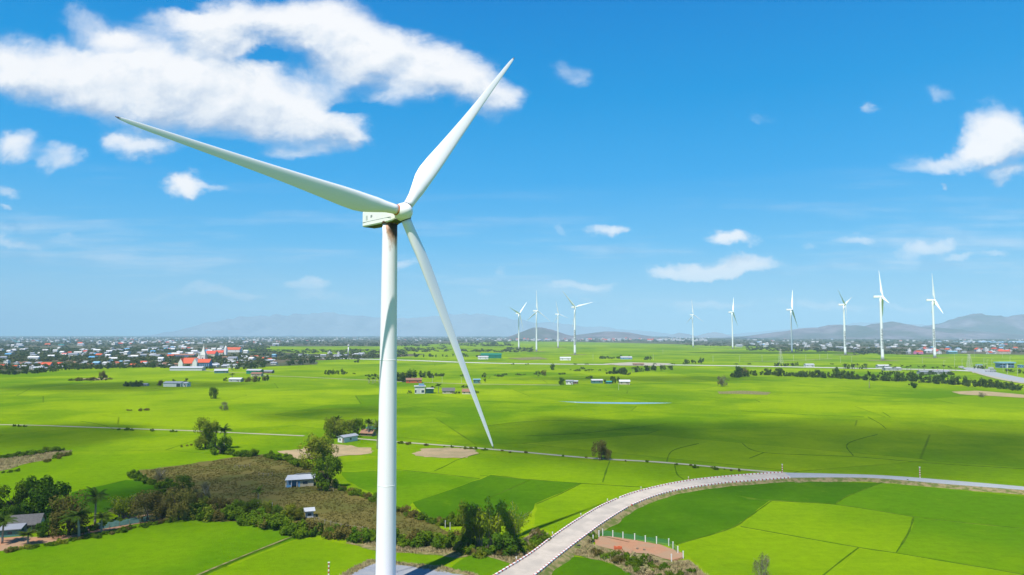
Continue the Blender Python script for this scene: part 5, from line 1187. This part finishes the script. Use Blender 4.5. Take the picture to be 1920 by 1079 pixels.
mb = MB(); mb.tube([(0, 0, 0), (0, 0, 24)], [1.7, 1.4], 14); mb.obj('shaft', 'wall_white', r, True); mb = MB(); mb.tube([(0, 0, 23.9), (0, 0, 25), (0, 0, 27), (0, 0, 28.5)], [1.6, 2.7, 2.7, .3], 16); mb.obj('tank', 'wall_white', r, True)

# ------------------------------------------------------------------ small structures
def marker_post(px, py, h, label, group, z=0, lone=False):
    g = G(px, py, z); root = empty('marker_post', g); tag(root, label, 'post', group); n = max(3, int(h / .42)); w = .09 if h < 2 else .13
    for i in range(n):
        mb = MB(); mb.box(-w, w, -w, w, i * h / n + (.001 if i else 0), (i + 1) * h / n)
        mb.obj('white_band' if i % 2 == 0 else 'red_band', 'kerb_white' if i % 2 == 0 else 'kerb_red', root)
    mb = MB(); mb.box(-w * 1.6, w * 1.6, -w * 1.6, w * 1.6, h + .001, h + .14); mb.obj('cap', 'kerb_white', root)
marker_post(616, 1087, 3.6, 'tall red and white striped pole left of the turbine foot, cut by the bottom edge', None)
marker_post(1467, 886, 3.0, 'tall striped pole where the concrete road meets the asphalt', None, ZR); marker_post(1725, 896, 3.8, 'tall striped pole on the verge of the right-hand road', None, ZR)
for i, (x, y) in enumerate([(968, 1056), (1036, 1008), (1089, 972), (1139, 944), (1202, 921), (1291, 901.5)]):
    marker_post(x, y, 1.25, ['short striped post by the road, nearest the bottom edge', 'short striped post by the road beside the dry shrubs', 'short striped post where the blade shadow meets the road', 'short striped post above the start of the curve', 'short striped post halfway round the curve', 'short striped post farthest along the curve'][i], 'marker posts on the outer kerb', ZR + .1)
# culvert under the road
mat('dark_concrete', (.07, .065, .06), .9, .2, 2)
r = empty('culvert', G(1078, 1029)); tag(r, 'dark concrete culvert opening under the road', 'culvert')
mb = MB(); rot = Matrix.Rotation(R(38), 4, 'Z'); mb.box(-1.6, 1.6, -.3, .4, 0, .74, 0, rot); mb.obj('headwall', 'dark_concrete', r); mb = MB(); mb.box(-1.4, 1.4, -.36, -.25, .0, .7, 0, rot); mb.obj('opening', 'dark', r)  # solid near-black block: the shade inside the opening is painted on
# fenced plot
root = empty('plot_fence', G(1180, 1020)); tag(root, 'fence of white concrete posts with green mesh around the red soil plot', 'fence')
fp = [(1112, 1017), (1123, 1008), (1130, 1005), (1149, 1008), (1168, 1011), (1190, 1014), (1210, 1018), (1231, 1020), (1254, 1024), (1262, 1030), (1271, 1038.5), (1281, 1048), (1259, 1054)]
gp = [G(x, y) for x, y in fp]; o0 = root.location
for p in gp:
    q = MB(); L = p - o0; q.box(L.x - .11, L.x + .11, L.y - .11, L.y + .11, 0, 1.75); q.box(L.x - .14, L.x + .14, L.y - .14, L.y + .14, 1.752, 1.82); q.obj('post', 'kerb_white', root)
def netmat():
    m = bpy.data.materials.new('mesh_net'); m.use_nodes = True; t = NT(m.node_tree); t.n.clear()
    a = t.add('ShaderNodeBsdfTransparent'); b = t.add('ShaderNodeBsdfDiffuse', {0: (.05, .22, .12, 1)})
    ms = t.add('ShaderNodeMixShader', {0: .42, 1: a.outputs[0], 2: b.outputs[0]}); t.add('ShaderNodeOutputMaterial', {0: ms.outputs[0]}); MATS['mesh_net'] = m
netmat()
for a, b in zip(gp[1:11], gp[2:11]):
    a = a - o0; b = b - o0; q = MB(); q.add([(a.x, a.y, .05), (b.x, b.y, .05), (b.x, b.y, 1.5), (a.x, a.y, 1.5)], [(0, 1, 2, 3)]); q.obj('mesh_panel', 'mesh_net', root)
q = MB(); a, b = gp[11] - o0, gp[12] - o0; q.tube([(a.x, a.y, .12), (b.x, b.y, .12)], .12, 6); q.obj('bottom_rail', 'red_soil', root)
r = empty('brick_pile', G(1159, 1031)); tag(r, 'stack of orange-red bricks on the red soil plot', 'bricks'); mb = MB()
rr = random.Random(5)
for z in range(5):
    for i in range(7):
        for j in range(3):
            if z == 4 and rr.random() < .35: continue
            mb.box(-1.0 + i * .28 + rr.uniform(-.01, .01), -.75 + i * .28, -.4 + j * .27, -.15 + j * .27, z * .17 + .001, z * .17 + .165)
q = mb.obj('bricks', 'brick', r)
for (x, y) in ((1195, 1031), (1208, 1033)): tag(mb_ := MB().box(-.3, .3, -.25, .25, 0, .45, 0, Matrix.Rotation(x, 4, 'Z')).obj('dark_stump', 'wood'), f'{"left" if x < 1200 else "right"} one of two small dark stumps on the red soil plot', 'stump'); mb_.location = G(x, y)
# shade netting at the left
mat('shade_net', (.07, .14, .11), .9, .3, 1.5)
root = empty('shade_netting', G(240, 982)); tag(root, 'low blue-green shade netting on poles along the left rice field', 'netting')
q = MB(); A, B = G(185, 994) - root.location, G(298, 975) - root.location; v = []; n = 24
for i in range(n + 1):
    p = A.lerp(B, i / n); nn = Vector((-(B - A).y, (B - A).x, 0)).normalized()
    for j in range(5): w_ = p + nn * (j * .8); v.append((w_.x, w_.y, 1.0 + .35 * mn.noise(Vector((i * .6, j * .7, 0))) - (.9 if j == 0 else 0)))
q.add(v, [(i * 5 + j, (i + 1) * 5 + j, (i + 1) * 5 + j + 1, i * 5 + j + 1) for i in range(n) for j in range(4)]); q.obj('net', 'shade_net', root)
for i in range(7): q = MB(); p = A.lerp(B, i / 6); q.box(p.x - .05, p.x + .05, p.y - .05, p.y + .05, 0, 1.2); q.obj('pole', 'wood', root)
# field fences in the scrub
def post_fence(pts, label, h=1.3, n=9):
    P_ = [G(x, y) for x, y in pts]; root = empty('post_fence', P_[0]); tag(root, label, 'fence'); L = smooth_line(P_, n); o0 = root.location; last = None
    for i, p in enumerate(L[::3]):
        d = p - o0; q = MB(); q.tube([(d.x, d.y, 0), (d.x + .05, d.y, h * (1 + .2 * mn.noise(p)))], .07, 5); q.obj('post', 'bark_pale', root)
        if last is not None: q = MB(); q.tube([(last.x, last.y, h * .8), (d.x, d.y, h * .8)], .025, 4); q.obj('rail', 'bark_pale', root)
        last = d
post_fence([(590, 976), (620, 986), (650, 992), (690, 998)], 'grey stick fence from the tiny shed towards the big tower'); post_fence([(603, 912), (615, 918), (625, 922)], 'short grey fence right of the field hut under the dark tree', n=6)
post_fence([(440, 878), (455, 878), (470, 876)], 'short stick fence in the upper part of the scrub field', n=5); post_fence([(485, 893), (500, 894), (512, 892)], 'stick fence around a bed in the middle of the scrub field', n=5)
for (x, y) in ((510, 955), (844, 994), (835, 990)): tag(q_ := MB().tube([(0, 0, 0), (0, 0, 2.0)], .12, 6).obj('concrete_post', 'concrete'), 'single pale post ' + {510: 'in the lower scrub field near the lone palm', 844: 'left of the bamboo, right one of two', 835: 'left of the bamboo, left one of two'}[x], 'post'); q_.location = G(x, y)
# power poles, lamps and the pylon
def util_pole_parts():
    a = MB(); a.tube([(0, 0, 0), (0, 0, 12)], [.22, .14], 6); b = MB(); b.box(-1.3, 1.3, -.08, .08, 11.0, 11.2)
    A = a.mesh('pole'); A.materials.append(M('concrete')); Bm = b.mesh('crossarm'); Bm.materials.append(M('concrete')); return A, Bm
UA, UB = util_pole_parts()
for i, (x, y) in enumerate([(1387, 679), (1429, 678), (1488, 677), (1511, 677), (1537, 675), (1552, 673), (1576, 681), (1597, 680), (1225, 676), (1112, 676), (1337, 679), (1243, 664), (1730, 682), (1790, 675), (1827, 671), (1880, 671), (600, 657), (645, 656), (800, 659), (740, 720 - 0), (811, 718), (829, 718), (865, 720), (1160, 732)]):
    r = empty('utility_pole', G(x, y)); 
    lb = 'thin pale utility pole in the fields left of the lettered turbines' if 1300 < x < 1600 else 'thin pale utility pole near the right-hand village' if x > 1600 else 'thin pale utility pole in the central fields' if x > 1000 else 'thin pale utility pole near the big tower'
    tag(r, lb, 'pole', lb)
    for nm, me in (('pole', UA), ('crossarm', UB)): o = bpy.data.objects.new(nm, me); COL.objects.link(o); o.parent = r
    if y > 700: r.scale = (.6, .6, .6)
a = MB(); a.tube([(0, 0, 0), (0, 0, 11)], [.2, .12], 6); LP = a.mesh('pole'); LP.materials.append(M('concrete')); a = MB(); a.tube([(0, 0, 10.9), (1.2, 0, 11.5), (2.4, 0, 11.5)], .1, 5); a.box(2.0, 3.0, -.2, .2, 11.4, 11.6); LA = a.mesh('lamp_arm'); LA.materials.append(M('wall_white'))
for x, y in ((1814, 690), (1804, 686), (1851, 688), (1845, 684), (1860, 686), (1847, 697), (1881, 697), (1889, 702), (1908, 705), (1894, 680), (1770, 690), (1790, 688)):
    r = empty('street_lamp', G(x, y)); tag(r, 'tall thin street lamp around the toll building at the right', 'street lamp', 'street lamps at the toll plaza')
    for nm, me in (('pole', LP), ('lamp_arm', LA)): o = bpy.data.objects.new(nm, me); COL.objects.link(o); o.parent = r
def pylon(px, py, H, label):
    r = empty('lattice_pylon', G(px, py), .3); tag(r, label, 'pylon'); mb = MB(); w0, w1 = 3.4, .7; n = 7
    def c(i, k): t = i / n; w = w0 + (w1 - w0) * t; return Vector((w * (1 if k in (0, 3) else -1), w * (1 if k in (0, 1) else -1), H * t))
    for k in range(4):
        mb.tube([c(0, k), c(n, k)], .14, 4)
        for i in range(n): mb.tube([c(i, k), c(i + 1, (k + 1) % 4)], .08, 3); mb.tube([c(i, (k + 1) % 4), c(i + 1, k)], .08, 3)
    mb.obj('lattice', 'concrete', r)
    for z in (.72, .85, .97): q = MB(); q.tube([(-4.5, 0, H * z), (4.5, 0, H * z)], .16, 4); q.obj('crossarm', 'concrete', r)
pylon(1464, 682, 27, 'grey lattice pylon between the two groups of turbines'); pylon(1818, 690, 22, 'thin grey lattice pylon beside the toll booth')
for i, (x, y, c) in enumerate([(1802, 691, 'roof_white'), (1852, 697, 'roof_white'), (1862, 698, 'roof_pale'), (1858, 693, 'roof_white')]):
    r = empty('truck', G(x, y, .45), .2); tag(r, ['white lorry on the highway left of the toll booth', 'white lorry waiting below the big blue building, left one', 'pale lorry right of the waiting white one', 'white lorry close to the front of the big blue building'][i], 'lorry')
    q = MB(); q.box(-3.6, 2.4, -1.2, 1.2, 1.0, 3.6); q.obj('body', c, r); q = MB(); q.box(2.5, 4.2, -1.15, 1.15, .6, 2.9); q.obj('cab', c, r); q = MB(); q.box(4.18, 4.25, -1, 1, 1.7, 2.6); q.obj('windscreen', 'window_dark', r)
    for wx in (-2.6, 3.2):
        for wy in (-1.1, 1.1): q = MB(); q.tube([(wx, wy - .15, .5), (wx, wy + .15, .5)], .5, 12); q.obj('wheel', 'dark', r)

# ------------------------------------------------------------------ clouds overhead (they cast the soft shade lying on the fields) and haze
def shade_cloud(gx, gy, rx, ry, dens, alt=1500, rz=0, seed=0, th=90):
    bm = bmesh.new(); bmesh.ops.create_icosphere(bm, subdivisions=4, radius=1)
    for v in bm.verts:
        d = v.co.normalized(); k = 1 + .35 * mn.fractal(d * 1.6 + Vector((seed, seed * 2, 0)), 1, 2, 3); v.co = Vector((d.x * rx * k, d.y * ry * k, d.z * th * k * (1 if d.z > 0 else .4)))
    me = bpy.data.meshes.new('cloud'); bm.to_mesh(me); bm.free(); me.polygons.foreach_set('use_smooth', [True] * len(me.polygons))
    m = bpy.data.materials.new('cloud_volume'); m.use_nodes = True; t = NT(m.node_tree); t.n.clear()
    vo = t.add('ShaderNodeVolumePrincipled', {'Color': (1, 1, 1, 1), 'Density': dens / (2 * th)}); t.l.new(vo.outputs[0], t.add('ShaderNodeOutputMaterial').inputs['Volume'])
    o = link('cloud', me, None, (m,)); k = (alt) / SUN.z; o.location = (gx + SUN.x * k, gy + SUN.y * k, alt); o.rotation_euler = (0, 0, rz)
    tag(o, 'small fair-weather cloud high overhead', 'cloud', 'clouds overhead', 'stuff')
def SC(px, py, wpx, rys, dens, seed, rz=0):
    g = G(px, py); shade_cloud(g.x, g.y, wpx * g.y / F / 2, rys, dens, seed=seed, rz=rz)
SC(1580, 836, 1300, 88, 1.25, 1, .05); SC(1080, 815, 420, 66, 1.2, 2, .1); SC(290, 948, 500, 30, 1.5, 3, .15); SC(230, 725, 420, 70, 1.4, 4); SC(600, 778, 260, 34, 1.3, 5, .1); SC(40, 822, 420, 45, 1.5, 6); SC(1480, 662, 420, 120, 1.5, 7); SC(1200, 712, 500, 60, 0.8, 8)

hz = MB().box(-20000, 20000, -1400, 22500, -3, 720).obj('haze', ())
m = bpy.data.materials.new('haze'); m.use_nodes = True; t = NT(m.node_tree); t.n.clear()
vo = t.add('ShaderNodeVolumePrincipled', {'Color': (.56, .87, 1.0, 1), 'Density': 6.8e-5, 'Anisotropy': -0.3}); t.l.new(vo.outputs[0], t.add('ShaderNodeOutputMaterial').inputs['Volume'])
hz.data.materials.append(m); hz['kind'] = 'stuff'; hz['label'] = 'pale blue haze over the whole plain'
